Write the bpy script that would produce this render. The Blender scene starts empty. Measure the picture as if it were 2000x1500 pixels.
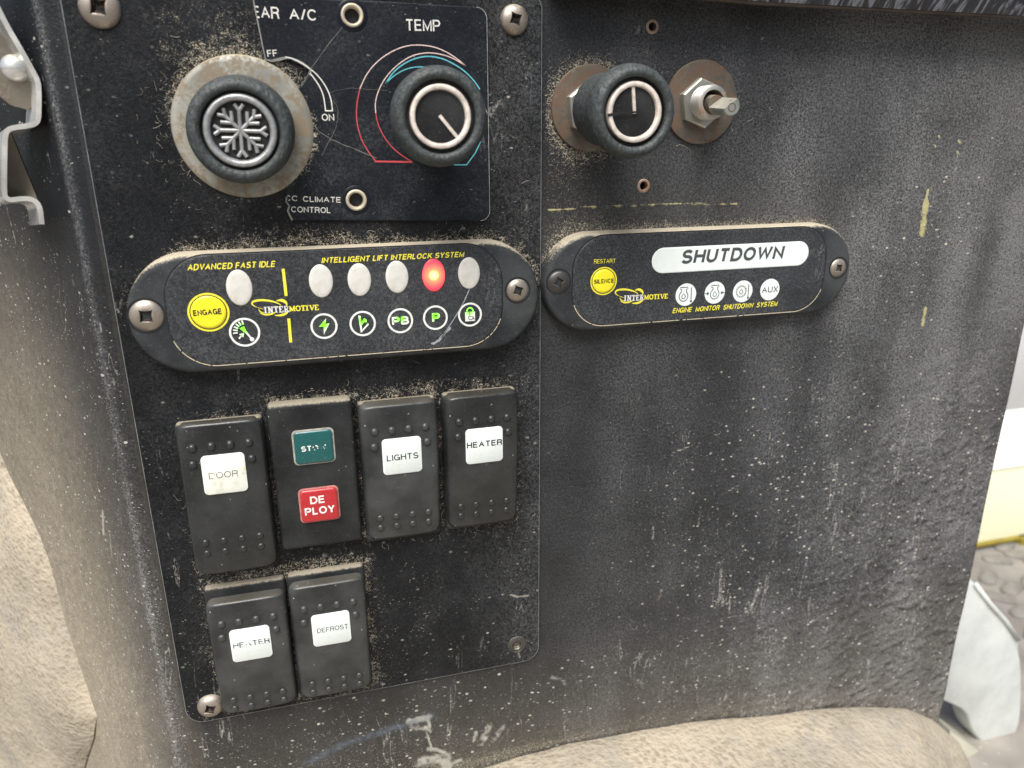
import bpy, bmesh, math, random
import numpy as np
from mathutils import Vector, Matrix
random.seed(7)
rng = np.random.default_rng(7)
R = math.radians
sc = bpy.context.scene
COL = sc.collection

# ------------------------------------------------------------------ camera
# design space: u right, v down, h out of the console's front face, all in mm; the face is h = 0
MM = 0.001
CAMH = 237.17
AX = Vector((0.96433723, -0.26459956, -0.00638666))
AY = Vector((-0.08871182, -0.30038908, -0.94968237))
AZ = Vector((0.24936705, 0.91638064, -0.31314948))
cam = bpy.data.cameras.new('camera')
camo = bpy.data.objects.new('camera', cam)
COL.objects.link(camo)
m = Matrix.Identity(4)
for i in range(3):
    m[i][0] = AX[i]; m[i][1] = -AY[i]; m[i][2] = -AZ[i]
m[0][3], m[1][3], m[2][3] = 0, -CAMH * MM, 0
camo.matrix_world = m
cam.sensor_width = 36
cam.lens = 26.23
cam.clip_start = 0.01
cam.clip_end = 50
cam.dof.use_dof = True
cam.dof.focus_distance = 0.243
cam.dof.aperture_fstop = 13
sc.camera = camo

# ------------------------------------------------------------------ daylight
world = bpy.data.worlds.new('World')
sc.world = world
world.use_nodes = True
wt = world.node_tree
sky = wt.nodes.new('ShaderNodeTexSky')
sky.sky_type = 'NISHITA'
sky.sun_disc = False
sky.dust_density = 4.0
sky.ozone_density = 0.6
SUN = Vector((-0.30, -0.60, 1.0)).normalized()
sky.sun_elevation = math.asin(SUN.z)
sky.sun_rotation = math.atan2(SUN.x, SUN.y)
bg = wt.nodes['Background']
wt.links.new(sky.outputs[0], bg.inputs[0])
bg.inputs[1].default_value = 0.085
sl = bpy.data.lights.new('sun', 'SUN')
sl.energy = 3.6
sl.angle = R(38)
sl.color = (1.0, 0.985, 0.955)
so = bpy.data.objects.new('sun', sl)
COL.objects.link(so)
so.rotation_euler = SUN.to_track_quat('Z', 'Y').to_euler()
sc.view_settings.view_transform = 'Standard'
sc.view_settings.look = 'None'
sc.view_settings.exposure = 0.5
sc.view_settings.gamma = 1


def at(px, py, h=0.0):
    """the point (u, v) at height h that the photograph shows at pixel px, py"""
    d = AX * (px - 1000) + AY * (py - 750) + AZ * 1457.0
    t = (CAMH - h) / d.y
    return (d.x * t, -d.z * t)


def atv(px, py, v):
    d = AX * (px - 1000) + AY * (py - 750) + AZ * 1457.0
    t = -v / d.z
    return (d.x * t, CAMH - d.y * t)


# ------------------------------------------------------------------ node helpers
class NT:
    def __init__(s, name):
        s.m = bpy.data.materials.new(name)
        s.m.use_nodes = True
        s.t = s.m.node_tree
        s.b = s.t.nodes['Principled BSDF']
        s.tc = s.t.nodes.new('ShaderNodeTexCoord')
        s.obj = s.tc.outputs['Object']

    def put(s, sock, val):
        if val is None:
            return
        if isinstance(val, bpy.types.NodeSocket):
            s.t.links.new(val, sock)
        else:
            if sock.type == 'RGBA' and len(val) == 3:
                val = (*val, 1)
            sock.default_value = val

    def math(s, op, a, b=None, c=None, clamp=False):
        n = s.t.nodes.new('ShaderNodeMath'); n.operation = op; n.use_clamp = clamp
        s.put(n.inputs[0], a); s.put(n.inputs[1], b)
        if c is not None: s.put(n.inputs[2], c)
        return n.outputs[0]

    def mul(s, a, b): return s.math('MULTIPLY', a, b)
    def add(s, a, b): return s.math('ADD', a, b)

    def scalev(s, k, vec=None):
        n = s.t.nodes.new('ShaderNodeMapping')
        s.t.links.new(vec or s.obj, n.inputs[0])
        n.inputs['Scale'].default_value = k
        return n.outputs[0]

    def rotv(s, rot, k, vec=None):
        n = s.t.nodes.new('ShaderNodeMapping')
        s.t.links.new(vec or s.obj, n.inputs[0])
        n.inputs['Rotation'].default_value = rot
        n.inputs['Scale'].default_value = k
        return n.outputs[0]

    def noise(s, scale, detail=2, rough=0.5, vec=None, dist=0.0):
        n = s.t.nodes.new('ShaderNodeTexNoise')
        s.t.links.new(vec or s.obj, n.inputs['Vector'])
        n.inputs['Scale'].default_value = scale
        n.inputs['Detail'].default_value = detail
        n.inputs['Roughness'].default_value = rough
        n.inputs['Distortion'].default_value = dist
        return n.outputs[0]

    def vor(s, scale, vec=None, feat='F1', rnd=1.0, out='Distance'):
        n = s.t.nodes.new('ShaderNodeTexVoronoi'); n.feature = feat
        s.t.links.new(vec or s.obj, n.inputs['Vector'])
        n.inputs['Scale'].default_value = scale
        n.inputs['Randomness'].default_value = rnd
        return n.outputs[out]

    def step(s, x, lo, hi, a=0.0, b=1.0):
        n = s.t.nodes.new('ShaderNodeMapRange'); n.interpolation_type = 'SMOOTHSTEP'
        s.put(n.inputs[0], x); s.put(n.inputs[1], lo); s.put(n.inputs[2], hi)
        s.put(n.inputs[3], a); s.put(n.inputs[4], b)
        return n.outputs[0]

    def mix(s, f, a, b):
        n = s.t.nodes.new('ShaderNodeMix'); n.data_type = 'RGBA'
        s.put(n.inputs[0], f); s.put(n.inputs[6], a); s.put(n.inputs[7], b)
        return n.outputs[2]

    def attr(s, name):
        n = s.t.nodes.new('ShaderNodeAttribute'); n.attribute_name = name
        return n.outputs['Fac']

    def sep(s, vec=None):
        n = s.t.nodes.new('ShaderNodeSeparateXYZ'); s.t.links.new(vec or s.obj, n.inputs[0])
        return n.outputs

    def up(s):
        g = s.t.nodes.new('ShaderNodeNewGeometry')
        n = s.t.nodes.new('ShaderNodeSeparateXYZ'); s.t.links.new(g.outputs['Normal'], n.inputs[0])
        return n.outputs[2]

    def bump(s, hgt, strength, dist, prev=None):
        n = s.t.nodes.new('ShaderNodeBump')
        n.inputs['Strength'].default_value = strength
        n.inputs['Distance'].default_value = dist
        s.put(n.inputs['Height'], hgt)
        if prev is not None: s.t.links.new(prev, n.inputs['Normal'])
        return n.outputs[0]

    def fin(s, col=None, rough=None, metal=None, normal=None, spec=None, coat=None, alpha=None, emi=None, es=None):
        b = s.b
        s.put(b.inputs['Base Color'], col); s.put(b.inputs['Roughness'], rough)
        s.put(b.inputs['Metallic'], metal); s.put(b.inputs['Alpha'], alpha)
        s.put(b.inputs['Specular IOR Level'], spec); s.put(b.inputs['Coat Weight'], coat)
        if normal is not None: s.t.links.new(normal, b.inputs['Normal'])
        if emi is not None:
            s.put(b.inputs['Emission Color'], emi); s.put(b.inputs['Emission Strength'], es)
        return s.m


DUST = (0.42, 0.36, 0.26)


def m_sheet(name, base, rough=0.42, grain=0.5, spec=0.5, speck=1.0):
    """powder-coated sheet; attributes carry where dust, film, chips and paint lie"""
    n = NT(name)
    hf = n.noise(2600, 2, 0.65)
    gr = n.noise(1150, 3, 0.7)
    mf = n.noise(330, 3, 0.65)
    lf = n.noise(45, 4, 0.6)
    fib = n.noise(420, 3, 0.75, n.rotv((0, R(28), 0), (1, 1, 3.0)), 1.2)
    dust = n.attr('dust')
    x = n.add(n.add(n.mul(hf, 0.42), n.mul(gr, 0.33)), n.add(n.mul(fib, 0.13), n.mul(mf, 0.12)))
    lo = n.math('SUBTRACT', 0.665, n.mul(n.math('MINIMUM', dust, 1.0), 0.185))
    dm = n.step(x, lo, n.add(lo, 0.11))
    film_sheen = n.mul(n.attr('film_sheen'), n.step(n.add(n.mul(lf, 0.6), n.mul(mf, 0.4)), 0.25, 0.75, 0.45, 1.25))
    run = n.step(n.noise(38, 3, 0.55, n.scalev((1, 1, 0.10)), 0.2), 0.47, 0.66)
    film_sheen = n.mul(film_sheen, n.math('SUBTRACT', 1.0, n.mul(run, 0.28)))
    # grain breaks this layer into specks, painting in the coat's fine sparkle
    film_sheen = n.mul(film_sheen, n.step(n.add(n.mul(gr, .55), n.mul(hf, .45)), 0.40, 0.62, 0.15, 1.95))
    filmc = n.mix(lf, (0.195, 0.20, 0.20), (0.15, 0.15, 0.155))
    tone = n.mix(n.step(lf, 0.3, 0.7), base, tuple(c * 1.5 + 0.001 for c in base))
    c = n.mix(film_sheen, tone, filmc)
    hz = n.attr('haze')
    hz = n.mul(hz, n.step(n.add(n.mul(gr, .5), n.mul(mf, .5)), 0.3, 0.7, 0.55, 1.2))
    c = n.mix(hz, c, n.mix(lf, (0.27, 0.235, 0.175), (0.36, 0.31, 0.23)))
    sp = n.step(hf, 0.60, 0.74)
    c = n.mix(n.mul(sp, n.add(n.mul(n.attr('film_sheen'), 0.75), 0.05)), c, (0.40, 0.40, 0.385))
    c = n.mix(n.math('MULTIPLY', dm, n.add(0.45, n.mul(dust, 0.4)), clamp=True), c, n.mix(n.add(n.mul(fib, .5), n.mul(hf, .5)), (0.10, 0.085, 0.06), n.mix(dust, (0.42, 0.37, 0.28), (0.80, 0.71, 0.54))))
    chips = n.attr('chips')
    wob = n.noise(500, 2)
    vv = n.rotv((0, R(-30), 0), (1, 1, 1.6))
    dd = n.add(n.vor(230, vv), n.mul(n.math('SUBTRACT', wob, 0.5), 0.35))
    g1 = n.step(dd, 0.17, 0.08)
    r1 = n.step(n.add(n.add(n.mul(n.noise(110, 2, 0.6), .75), n.mul(n.noise(22, 3, .6), .25)), n.mul(chips, 0.44)), 0.67, 0.84)
    d2 = n.add(n.vor(520, n.rotv((0, R(40), 0), (1, 1, 2.0))), n.mul(n.math('SUBTRACT', hf, 0.5), 0.4))
    g2 = n.step(d2, 0.17, 0.07)
    r2 = n.step(n.add(n.add(n.mul(n.noise(160, 2, 0.6), .7), n.mul(n.noise(28, 3, .6), .3)), n.mul(chips, 0.28)), 0.60, 0.76)
    ch = n.math('MAXIMUM', n.mul(g1, r1), n.mul(g2, r2))
    c = n.mix(n.mul(ch, 0.85 * speck), c, n.mix(mf, (0.30, 0.29, 0.26), (0.75, 0.72, 0.64)))
    sv = n.noise(105, 3, 0.6, n.rotv((0, R(48), 0), (1, 1, 0.16)), 0.5)
    sw = n.noise(150, 3, 0.6, n.rotv((0, R(20), 0), (1, 1, 0.12)), 0.3)
    scr = n.math('MAXIMUM', n.step(n.math('ABSOLUTE', n.math('SUBTRACT', sv, 0.62)), 0.012, 0.004), n.step(n.math('ABSOLUTE', n.math('SUBTRACT', sw, 0.66)), 0.010, 0.003))
    scr = n.mul(n.mul(scr, n.step(n.add(n.noise(30, 3, .6), n.mul(chips, .25)), 0.62, 0.80)), n.step(gr, .38, .6))
    c = n.mix(n.mul(scr, 0.55), c, (0.45, 0.44, 0.41))
    pale = n.attr('pale')
    pm = n.step(n.add(n.mul(pale, 0.75), n.mul(n.add(n.mul(mf, .35), n.add(n.mul(fib, .35), n.mul(gr, .3))), 0.6)), 0.60, 0.95)
    c = n.mix(n.mul(pm, 0.75), c, n.mix(mf, (0.30, 0.30, 0.28), (0.62, 0.60, 0.50)))
    wm = n.mul(n.attr('wet'), n.step(n.add(n.mul(mf, .5), n.mul(fib, .5)), 0.35, 0.6))
    c = n.mix(n.mul(wm, 0.8), c, (0.10, 0.125, 0.16))
    ym = n.step(n.add(n.mul(n.attr('yel'), 0.8), n.mul(n.add(n.mul(mf, .4), n.mul(gr, .6)), 0.6)), 0.62, 0.84)
    c = n.mix(n.mul(ym, 0.8), c, n.mix(mf, (0.34, 0.32, 0.14), (0.56, 0.51, 0.27)))
    rust = n.step(n.noise(70, 3, 0.6, n.scalev((1, 1, 0.35))), 0.66, 0.78)
    c = n.mix(n.mul(n.mul(rust, n.attr('film_sheen')), 0.35), c, (0.16, 0.07, 0.03))
    dirty = n.math('MAXIMUM', n.math('MAXIMUM', dm, pm), n.mul(n.math('MAXIMUM', film_sheen, hz), 0.9))
    rg = n.add(rough, n.mul(dirty, 0.35))
    rg = n.math('SUBTRACT', rg, n.mul(n.attr('wet'), 0.15), clamp=True)
    nb = n.bump(n.add(n.mul(gr, .7), n.mul(hf, .3)), grain, 0.00026)
    nb = n.bump(n.add(n.mul(dm, .6), n.mul(ch, 1.6)), 0.6, 0.00022, nb)
    blobs = n.step(n.vor(190, n.rotv((0, R(-30), 0), (1, 1, 1.3)), 'SMOOTH_F1'), 0.45, 0.08)
    dent = n.mul(n.attr('dent'), n.add(n.noise(120, 3, 0.55), n.mul(blobs, 0.30)))
    nb = n.bump(dent, 1.0, 0.0024, nb)
    return n.fin(c, rg, 0.0, nb, spec)


def m_plastic(name, base, rough=0.4, dusty=0.5, grain=0.15, gscale=2200, film_sheen=0.25, wear=0.3, spec=0.22, dc=1.0):
    """moulded plastic: dust settles on faces turned up, a thin film elsewhere, scuffs"""
    n = NT(name)
    hf = n.noise(1700, 2, 0.6); mf = n.noise(300, 3, 0.65); lf = n.noise(60, 3, 0.6)
    up = n.up()
    f = n.mul(n.step(lf, 0.25, 0.8), film_sheen)
    c = n.mix(f, base, (0.24, 0.25, 0.25))
    ledge = n.mul(n.step(n.add(up, n.mul(n.math('SUBTRACT', n.add(n.mul(mf, .4), n.mul(hf, .6)), 0.5), 1.3)), 0.42, 0.88), dusty)
    c = n.mix(ledge, c, n.mix(n.add(n.mul(mf, .5), n.mul(hf, .5)), (0.34 * dc, 0.28 * dc, 0.19 * dc), (0.85 * dc, 0.77 * dc, 0.60 * dc)))
    sc_ = n.step(n.noise(120, 4, 0.75, n.rotv((0, R(35), 0), (1, 1, 9)), 0.4), 0.66, 0.74)
    c = n.mix(n.mul(sc_, wear), c, (0.35, 0.35, 0.33))
    sp = n.step(n.vor(420), 0.14, 0.06)
    sg = n.step(n.noise(140, 2), 0.56, 0.66)
    c = n.mix(n.mul(n.mul(sp, sg), 0.7), c, (0.5, 0.48, 0.42))
    c = n.mix(n.mul(n.step(hf, 0.60, 0.76), 0.07 * (1 + dusty)), c, (0.45, 0.42, 0.36))
    rg = n.add(rough, n.mul(n.math('MAXIMUM', ledge, f), 0.45))
    nb = n.bump(n.noise(gscale, 2, 0.5), grain, 0.00015)
    return n.fin(c, rg, 0, nb, spec)


def m_metal(name, base, rust=0.4, rough=0.4, metal=0.85, rustc=(0.16, 0.085, 0.045), dustc=(0.45, 0.40, 0.30)):
    n = NT(name)
    a = n.noise(220, 4, 0.7, None, 0.5); b = n.noise(900, 3, 0.6)
    x = n.add(n.mul(a, 0.7), n.mul(b, 0.3))
    rm = n.step(x, 0.72 - 0.35 * rust, 0.86 - 0.35 * rust)
    c = n.mix(n.step(n.noise(90, 3), 0.3, 0.7), base, tuple(k * 0.6 for k in base))
    c = n.mix(n.mul(rm, 0.85), c, rustc)
    up = n.mul(n.step(n.add(n.up(), n.mul(n.math('SUBTRACT', b, .5), 0.8)), 0.45, 0.9), 0.6)
    c = n.mix(up, c, dustc)
    mt = n.math('MULTIPLY', metal, n.math('SUBTRACT', 1.0, n.math('MAXIMUM', rm, up)), clamp=True)
    nb = n.bump(x, 0.4, 0.0002)
    return n.fin(c, n.add(rough, n.mul(rm, 0.35)), mt, nb)


def m_rubber(name, base, dusty=0.4):
    n = NT(name)
    leather = n.vor(1000, n.rotv((R(20), R(30), 0), (1, 1, 0.55)), 'SMOOTH_F1')
    nb = n.bump(leather, 0.65, 0.0005)
    nb = n.bump(n.noise(2500, 2), 0.25, 0.0001, nb)
    c = n.mix(n.step(n.noise(700, 3, 0.7), 0.35, 0.75), base, tuple(k * 1.5 + 0.004 for k in base))
    dm = n.mul(n.step(n.add(n.noise(1500, 3, 0.75), n.mul(n.up(), 0.10)), 0.48, 0.75), dusty)
    c = n.mix(dm, c, (0.30, 0.30, 0.27))
    return n.fin(c, 0.58, 0, nb, 0.35)


def m_print(name, col, worn=0.0, wsc=420, rough=0.5):
    n = NT(name)
    v = n.noise(wsc, 3, 0.7)
    c = n.mix(n.step(n.noise(700, 2), 0.5, 0.8), col, tuple(k * 0.72 for k in col))
    al = 1.0
    if worn > 0:
        al = n.step(v, worn - 0.03, worn + 0.03)
    return n.fin(c, rough, 0, None, alpha=al)


def m_lens(name, col, spotc=None, rough=0.35, dirt=0.35):
    n = NT(name)
    a = n.noise(260, 3, 0.6)
    c = n.mix(n.mul(n.step(a, 0.40, 0.75), dirt), col, tuple(k * 0.75 for k in (col[0], col[1] * .98, col[2] * .88)))
    c = n.mix(n.mul(n.step(n.noise(1100, 3, .7), 0.60, 0.72), 0.25), c, (0.35, 0.32, 0.26))
    nb = n.bump(n.noise(180, 3), 0.2, 0.0003)
    return n.fin(c, rough, 0, nb, coat=0.2)


def m_glow(name, rim, mid, core, r, strength):
    """a lamp behind a diffuser: emission falls off with distance from the lamp"""
    n = NT(name)
    g = n.t.nodes.new('ShaderNodeVectorMath'); g.operation = 'LENGTH'
    n.t.links.new(n.obj, g.inputs[0])
    d = g.outputs['Value']
    e = n.mix(n.step(d, 0, r * 0.42), core, mid)
    e = n.mix(n.step(d, r * 0.35, r * 1.0), e, rim)
    st = n.step(d, 0, r * 1.1, strength, strength * 0.16)
    return n.fin((0.45, 0.06, 0.09) if rim[0] > rim[1] else (0.7, 0.75, 0.7), 0.4, 0, None, emi=e, es=st)


def m_vinyl(name):
    n = NT(name)
    cells = n.vor(420, None, 'SMOOTH_F1')
    c2 = n.vor(760, None, 'F1')
    peb = n.add(n.mul(cells, 0.8), n.mul(c2, 0.35))
    pit = n.step(peb, 0.62, 0.30)
    lf = n.noise(22, 4, 0.6); mf = n.noise(120, 3, 0.6)
    c = n.mix(n.step(lf, 0.35, 0.7), (0.45, 0.39, 0.295), (0.33, 0.29, 0.225))
    c = n.mix(n.mul(n.step(n.noise(34, 3, .7), 0.50, 0.72), 0.6), c, (0.27, 0.255, 0.23))
    c = n.mix(n.mul(n.mul(pit, n.step(n.noise(60, 3), .3, .7)), 0.6), c, (0.20, 0.16, 0.11))
    c = n.mix(n.mul(n.step(mf, 0.55, 0.8), 0.4), c, (0.54, 0.475, 0.36))
    nb = n.bump(peb, 0.7, 0.0011)
    nb = n.bump(n.noise(1200, 2), 0.3, 0.0002, nb)
    nb = n.bump(n.noise(38, 4, 0.6, None, 1.0), 0.3, 0.004, nb)
    return n.fin(c, 0.8, 0, nb)


def m_simple(name, col, rough=0.6, var=0.25, sc1=60, bumpd=0.0006, metal=0):
    n = NT(name)
    a = n.noise(sc1, 4, 0.65)
    c = n.mix(n.step(a, 0.3, 0.72), col, tuple(k * (1 - var) for k in col))
    return n.fin(c, rough, metal, n.bump(n.noise(sc1 * 5, 3), 0.4, bumpd))


M = {}
M['panel'] = m_sheet('black powder coat', (0.008, 0.009, 0.011), 0.40, 1.0, 0.30)
M['plate'] = m_sheet('black satin plate', (0.004, 0.0048, 0.006), 0.42, 0.7, 0.15, 0.7)
M['label'] = m_sheet('navy black engraving sheet', (0.0055, 0.0075, 0.011), 0.30, 0.12, 0.20, 0.6)
M['overlay'] = m_sheet('charcoal polyester overlay', (0.016, 0.018, 0.021), 0.45, 0.4, 0.2, 0.55)
M['housing'] = m_plastic('black housing plastic', (0.014, 0.016, 0.019), 0.45, 0.9, 0.35, 2200, 0.20, 0.15, 0.22, 0.8)
M['bezel'] = m_plastic('black bezel plastic', (0.009, 0.010, 0.011), 0.5, 0.7, 0.3, 1800, 0.10, 0.15, 0.22, 0.62)
M['rocker'] = m_plastic('black rocker plastic', (0.011, 0.0125, 0.013), 0.25, 0.05, 0.12, 2200, 0.10, 0.12, 0.42)
M['rocker_scuffed'] = m_plastic('scuffed rocker plastic', (0.014, 0.016, 0.017), 0.30, 0.08, 0.15, 2200, 0.20, 0.35, 0.42)
M['grip'] = m_rubber('knob grip rubber', (0.030, 0.037, 0.038), 0.22)
M['cap'] = m_plastic('knob cap plastic', (0.010, 0.010, 0.011), 0.35, 0.15, 0.5, 900, 0.10, 0.1)
M['recess'] = m_simple('dark recess', (0.004, 0.004, 0.005), 0.6, 0.1)
M['flange'] = m_metal('weathered zinc flange', (0.36, 0.355, 0.31), 0.80, 0.55, 0.45, (0.20, 0.155, 0.10), (0.55, 0.46, 0.28))
M['washer'] = m_metal('rusty steel washer', (0.15, 0.135, 0.11), 0.85, 0.5, 0.5, (0.11, 0.065, 0.04), (0.34, 0.28, 0.19))
M['zinc'] = m_metal('zinc plated nut', (0.52, 0.52, 0.47), 0.30, 0.38, 0.8, (0.28, 0.15, 0.08))
M['bush'] = m_metal('rusty bushing', (0.46, 0.44, 0.40), 0.6, 0.42, 0.7, (0.26, 0.12, 0.06))
M['screw'] = m_metal('tarnished screw', (0.46, 0.41, 0.35), 0.62, 0.42, 0.75, (0.17, 0.10, 0.06))
M['screw_dark'] = m_metal('blackened screw', (0.10, 0.095, 0.09), 0.5, 0.45, 0.6, (0.10, 0.06, 0.04))
M['chrome'] = m_metal('zinc plated latch', (0.84, 0.84, 0.81), 0.15, 0.26, 0.65, (0.30, 0.24, 0.15))
M['silver'] = m_simple('worn silver foil', (0.66, 0.65, 0.62), 0.35, 0.3, 300, 0.0002, 0.35)
M['silver_warm'] = m_simple('aged silver ring', (0.78, 0.70, 0.62), 0.4, 0.35, 400, 0.0002, 0.2)
M['flake'] = m_simple('satin relief', (0.40, 0.41, 0.41), 0.35, 0.4, 500, 0.0002, 0.5)
M['white'] = m_print('white print', (0.74, 0.75, 0.72))
M['off_white'] = m_print('engraved white', (0.66, 0.65, 0.60), 0.30, 500)
M['yellow'] = m_print('yellow print', (0.80, 0.72, 0.06))
M['red_print'] = m_print('red print', (0.50, 0.06, 0.07))
M['pink_print'] = m_print('faded pink print', (0.66, 0.50, 0.46))
M['blue_print'] = m_print('cyan print', (0.10, 0.42, 0.48))
M['ink'] = m_print('black ink', (0.012, 0.012, 0.014))
M['grey_ink'] = m_print('grey ink', (0.055, 0.065, 0.07))
M['ink_worn'] = m_print('worn black ink', (0.015, 0.015, 0.015), 0.47, 700)
M['ink_faint'] = m_print('faint grey ink', (0.14, 0.13, 0.11), 0.42, 500)
M['ink_thin'] = m_print('thin worn ink', (0.02, 0.02, 0.02), 0.38, 450)
M['white_worn'] = m_print('worn white print', (0.80, 0.82, 0.80), 0.53, 620)
M['window'] = m_lens('milky window', (0.62, 0.61, 0.57), None, 0.4, 0.6)
M['window_clean'] = m_lens('white legend lens', (0.72, 0.78, 0.76), None, 0.3, 0.15)
M['window_stain'] = m_lens('stained legend lens', (0.76, 0.78, 0.70), None, 0.35, 0.8)
M['teal'] = m_lens('teal lens', (0.004, 0.085, 0.085), None, 0.25, 0.3)
M['red'] = m_lens('red lens', (0.42, 0.018, 0.025), None, 0.3, 0.35)
M['lens_rim'] = m_simple('pale lens rim', (0.40, 0.38, 0.33), 0.5, 0.4, 500, 0.0002)
M['red_rim'] = m_simple('pink lens rim', (0.50, 0.20, 0.17), 0.5, 0.4, 500, 0.0002)
M['button'] = m_lens('yellow button', (0.86, 0.76, 0.02), None, 0.4, 0.15)
M['vinyl'] = m_vinyl('dusty pebbled vinyl')
M['glow_red'] = m_glow('lit red indicator', (1.0, 0.02, 0.06), (1.0, 0.14, 0.04), (1.0, 0.80, 0.20), 0.0050, 2.6)
def m_green(name, off=(0, 0)):
    n = NT(name)
    x = n.sep()
    dx = n.math('SUBTRACT', x[0], off[0] * MM); dz = n.math('SUBTRACT', x[2], off[1] * MM)
    d = n.math('SQRT', n.add(n.mul(dx, dx), n.mul(dz, dz)))
    k = n.step(d, 0.0004, 0.0023)
    c = n.mix(k, (0.10, 0.6, 0.02), (0.74, 0.75, 0.72))
    e = n.step(d, 0.0006, 0.0028, 0.8, 0.0)
    return n.fin(c, 0.5, 0, None, emi=(0.22, 1.0, 0.0), es=e)


# ------------------------------------------------------------------ mesh helpers
def W(u, v, h):
    return (u * MM, -h * MM, -v * MM)


class MB:
    """collects geometry in (u, v, h) mm"""
    def __init__(s):
        s.v = []; s.f = []

    def add(s, vs, fs):
        o = len(s.v); s.v += [tuple(p) for p in vs]; s.f += [tuple(i + o for i in f) for f in fs]
        return s

    def loft(s, rings, cap0=True, cap1=True, closed=True):
        n = len(rings[0]); vs = [p for r in rings for p in r]; fs = []
        for a in range(len(rings) - 1):
            for i in range(n if closed else n - 1):
                j = (i + 1) % n
                fs.append((a * n + i, a * n + j, (a + 1) * n + j, (a + 1) * n + i))
        if cap0: fs.append(tuple(range(n))[::-1])
        if cap1: fs.append(tuple((len(rings) - 1) * n + i for i in range(n)))
        return s.add(vs, fs)

    def lathe(s, prof, seg=64, c=(0, 0), tilt=(0, 0), cap0=False, cap1=True, wob=0):
        rings = []
        for r, h in prof:
            cu, cv = c[0] + tilt[0] * h, c[1] + tilt[1] * h
            rings.append([(cu + r * math.cos(2 * math.pi * i / seg), cv + r * math.sin(2 * math.pi * i / seg), h)
                          for i in range(seg)])
        return s.loft(rings, cap0, cap1)

    def ribbon(s, pts, w, h, closed=False, th=0.0):
        P = [np.array(p[:2], float) for p in pts]; n = len(P); L = []; Rr = []
        for i in range(n):
            if closed: a, b = P[i - 1], P[(i + 1) % n]
            else: a, b = P[max(0, i - 1)], P[min(n - 1, i + 1)]
            d = b - a; d = d / (np.linalg.norm(d) + 1e-9); nn = np.array([-d[1], d[0]])
            k = w
            if not closed and callable(w): k = w(i / (n - 1))
            elif callable(w): k = w(i / n)
            L.append((*(P[i] + nn * k / 2), h)); Rr.append((*(P[i] - nn * k / 2), h))
        fs = []
        for i in range(n if closed else n - 1):
            j = (i + 1) % n
            fs.append((i, j, n + j, n + i))
        return s.add(L + Rr, fs)

    def poly(s, pts, h):
        return s.add([(p[0], p[1], h) for p in pts], [tuple(range(len(pts)))])

    def disc(s, c, r, h, seg=40, ry=None):
        ry = ry or r
        return s.poly([(c[0] + r * math.cos(2 * math.pi * i / seg), c[1] + ry * math.sin(2 * math.pi * i / seg)) for i in range(seg)], h)

    def ring(s, c, r, w, h, seg=48):
        return s.ribbon([(c[0] + r * math.cos(2 * math.pi * i / seg), c[1] + r * math.sin(2 * math.pi * i / seg)) for i in range(seg)], w, h, True)

    def tube(s, pts, r, seg=8):
        P = [Vector(p) for p in pts]; rings = []
        for i, p in enumerate(P):
            d = (P[min(len(P) - 1, i + 1)] - P[max(0, i - 1)]).normalized()
            a = d.cross(Vector((0, 0, 1)))
            if a.length < 0.1: a = d.cross(Vector((1, 0, 0)))
            a.normalize(); b = d.cross(a)
            rr = r(i / (len(P) - 1)) if callable(r) else r
            rings.append([tuple(p + a * rr * math.cos(2 * math.pi * k / seg) + b * rr * math.sin(2 * math.pi * k / seg)) for k in range(seg)])
        return s.loft(rings)

    def box(s, u0, u1, v0, v1, h0, h1, b=0.0):
        if b == 0:
            r = [[(u0, v0, h), (u1, v0, h), (u1, v1, h), (u0, v1, h)] for h in (h0, h1)]
            return s.loft(r)
        f = lambda i: rr((u0 + u1) / 2, (v0 + v1) / 2, u1 - u0 - 2 * i, v1 - v0 - 2 * i, b)
        return s.loft([[(*p, h) for p in f(i)] for i, h in ((0, h0), (0, h1 - b), (b * .3, h1 - b * .3), (b, h1))])

    def build(s, name, mat, parent=None, smooth=None, recalc=True):
        me = bpy.data.meshes.new(name)
        me.from_pydata([W(*p) for p in s.v], [], s.f)
        if recalc:
            bm = bmesh.new(); bm.from_mesh(me)
            bmesh.ops.recalc_face_normals(bm, faces=bm.faces)
            bm.to_mesh(me); bm.free()
        o = bpy.data.objects.new(name, me)
        if mat: me.materials.append(M[mat] if isinstance(mat, str) else mat)
        COL.objects.link(o)
        if parent: o.parent = parent
        if smooth is not None:
            me.polygons.foreach_set('use_smooth', [True] * len(me.polygons))
            if smooth < 180:
                me.set_sharp_from_angle(angle=R(smooth))
        return o


def rr(cx, cy, w, hh, r, n=7):
    r = max(0.01, min(r, w / 2 - .001, hh / 2 - .001)); pts = []
    for qx, qy, a0 in ((1, -1, -90), (1, 1, 0), (-1, 1, 90), (-1, -1, 180)):
        for k in range(n + 1):
            a = R(a0 + 90 * k / n)
            pts.append((cx + qx * (w / 2 - r) + r * math.cos(a), cy + qy * (hh / 2 - r) + r * math.sin(a)))
    return pts


def rrloft(mb, w, hh, r, prof, c=(0, 0), cap0=False, n=8):
    """rounded rectangle lofted through (inset, height)"""
    return mb.loft([[(*p, h) for p in rr(c[0], c[1], w - 2 * i, hh - 2 * i, r - i, n)] for i, h in prof], cap0, True)


def chaikin(pts, it=2):
    for _ in range(it):
        q = [pts[0]]
        for a, b in zip(pts[:-1], pts[1:]):
            q.append((a[0] * .75 + b[0] * .25, a[1] * .75 + b[1] * .25))
            q.append((a[0] * .25 + b[0] * .75, a[1] * .25 + b[1] * .75))
        q.append(pts[-1]); pts = q
    return pts


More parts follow.
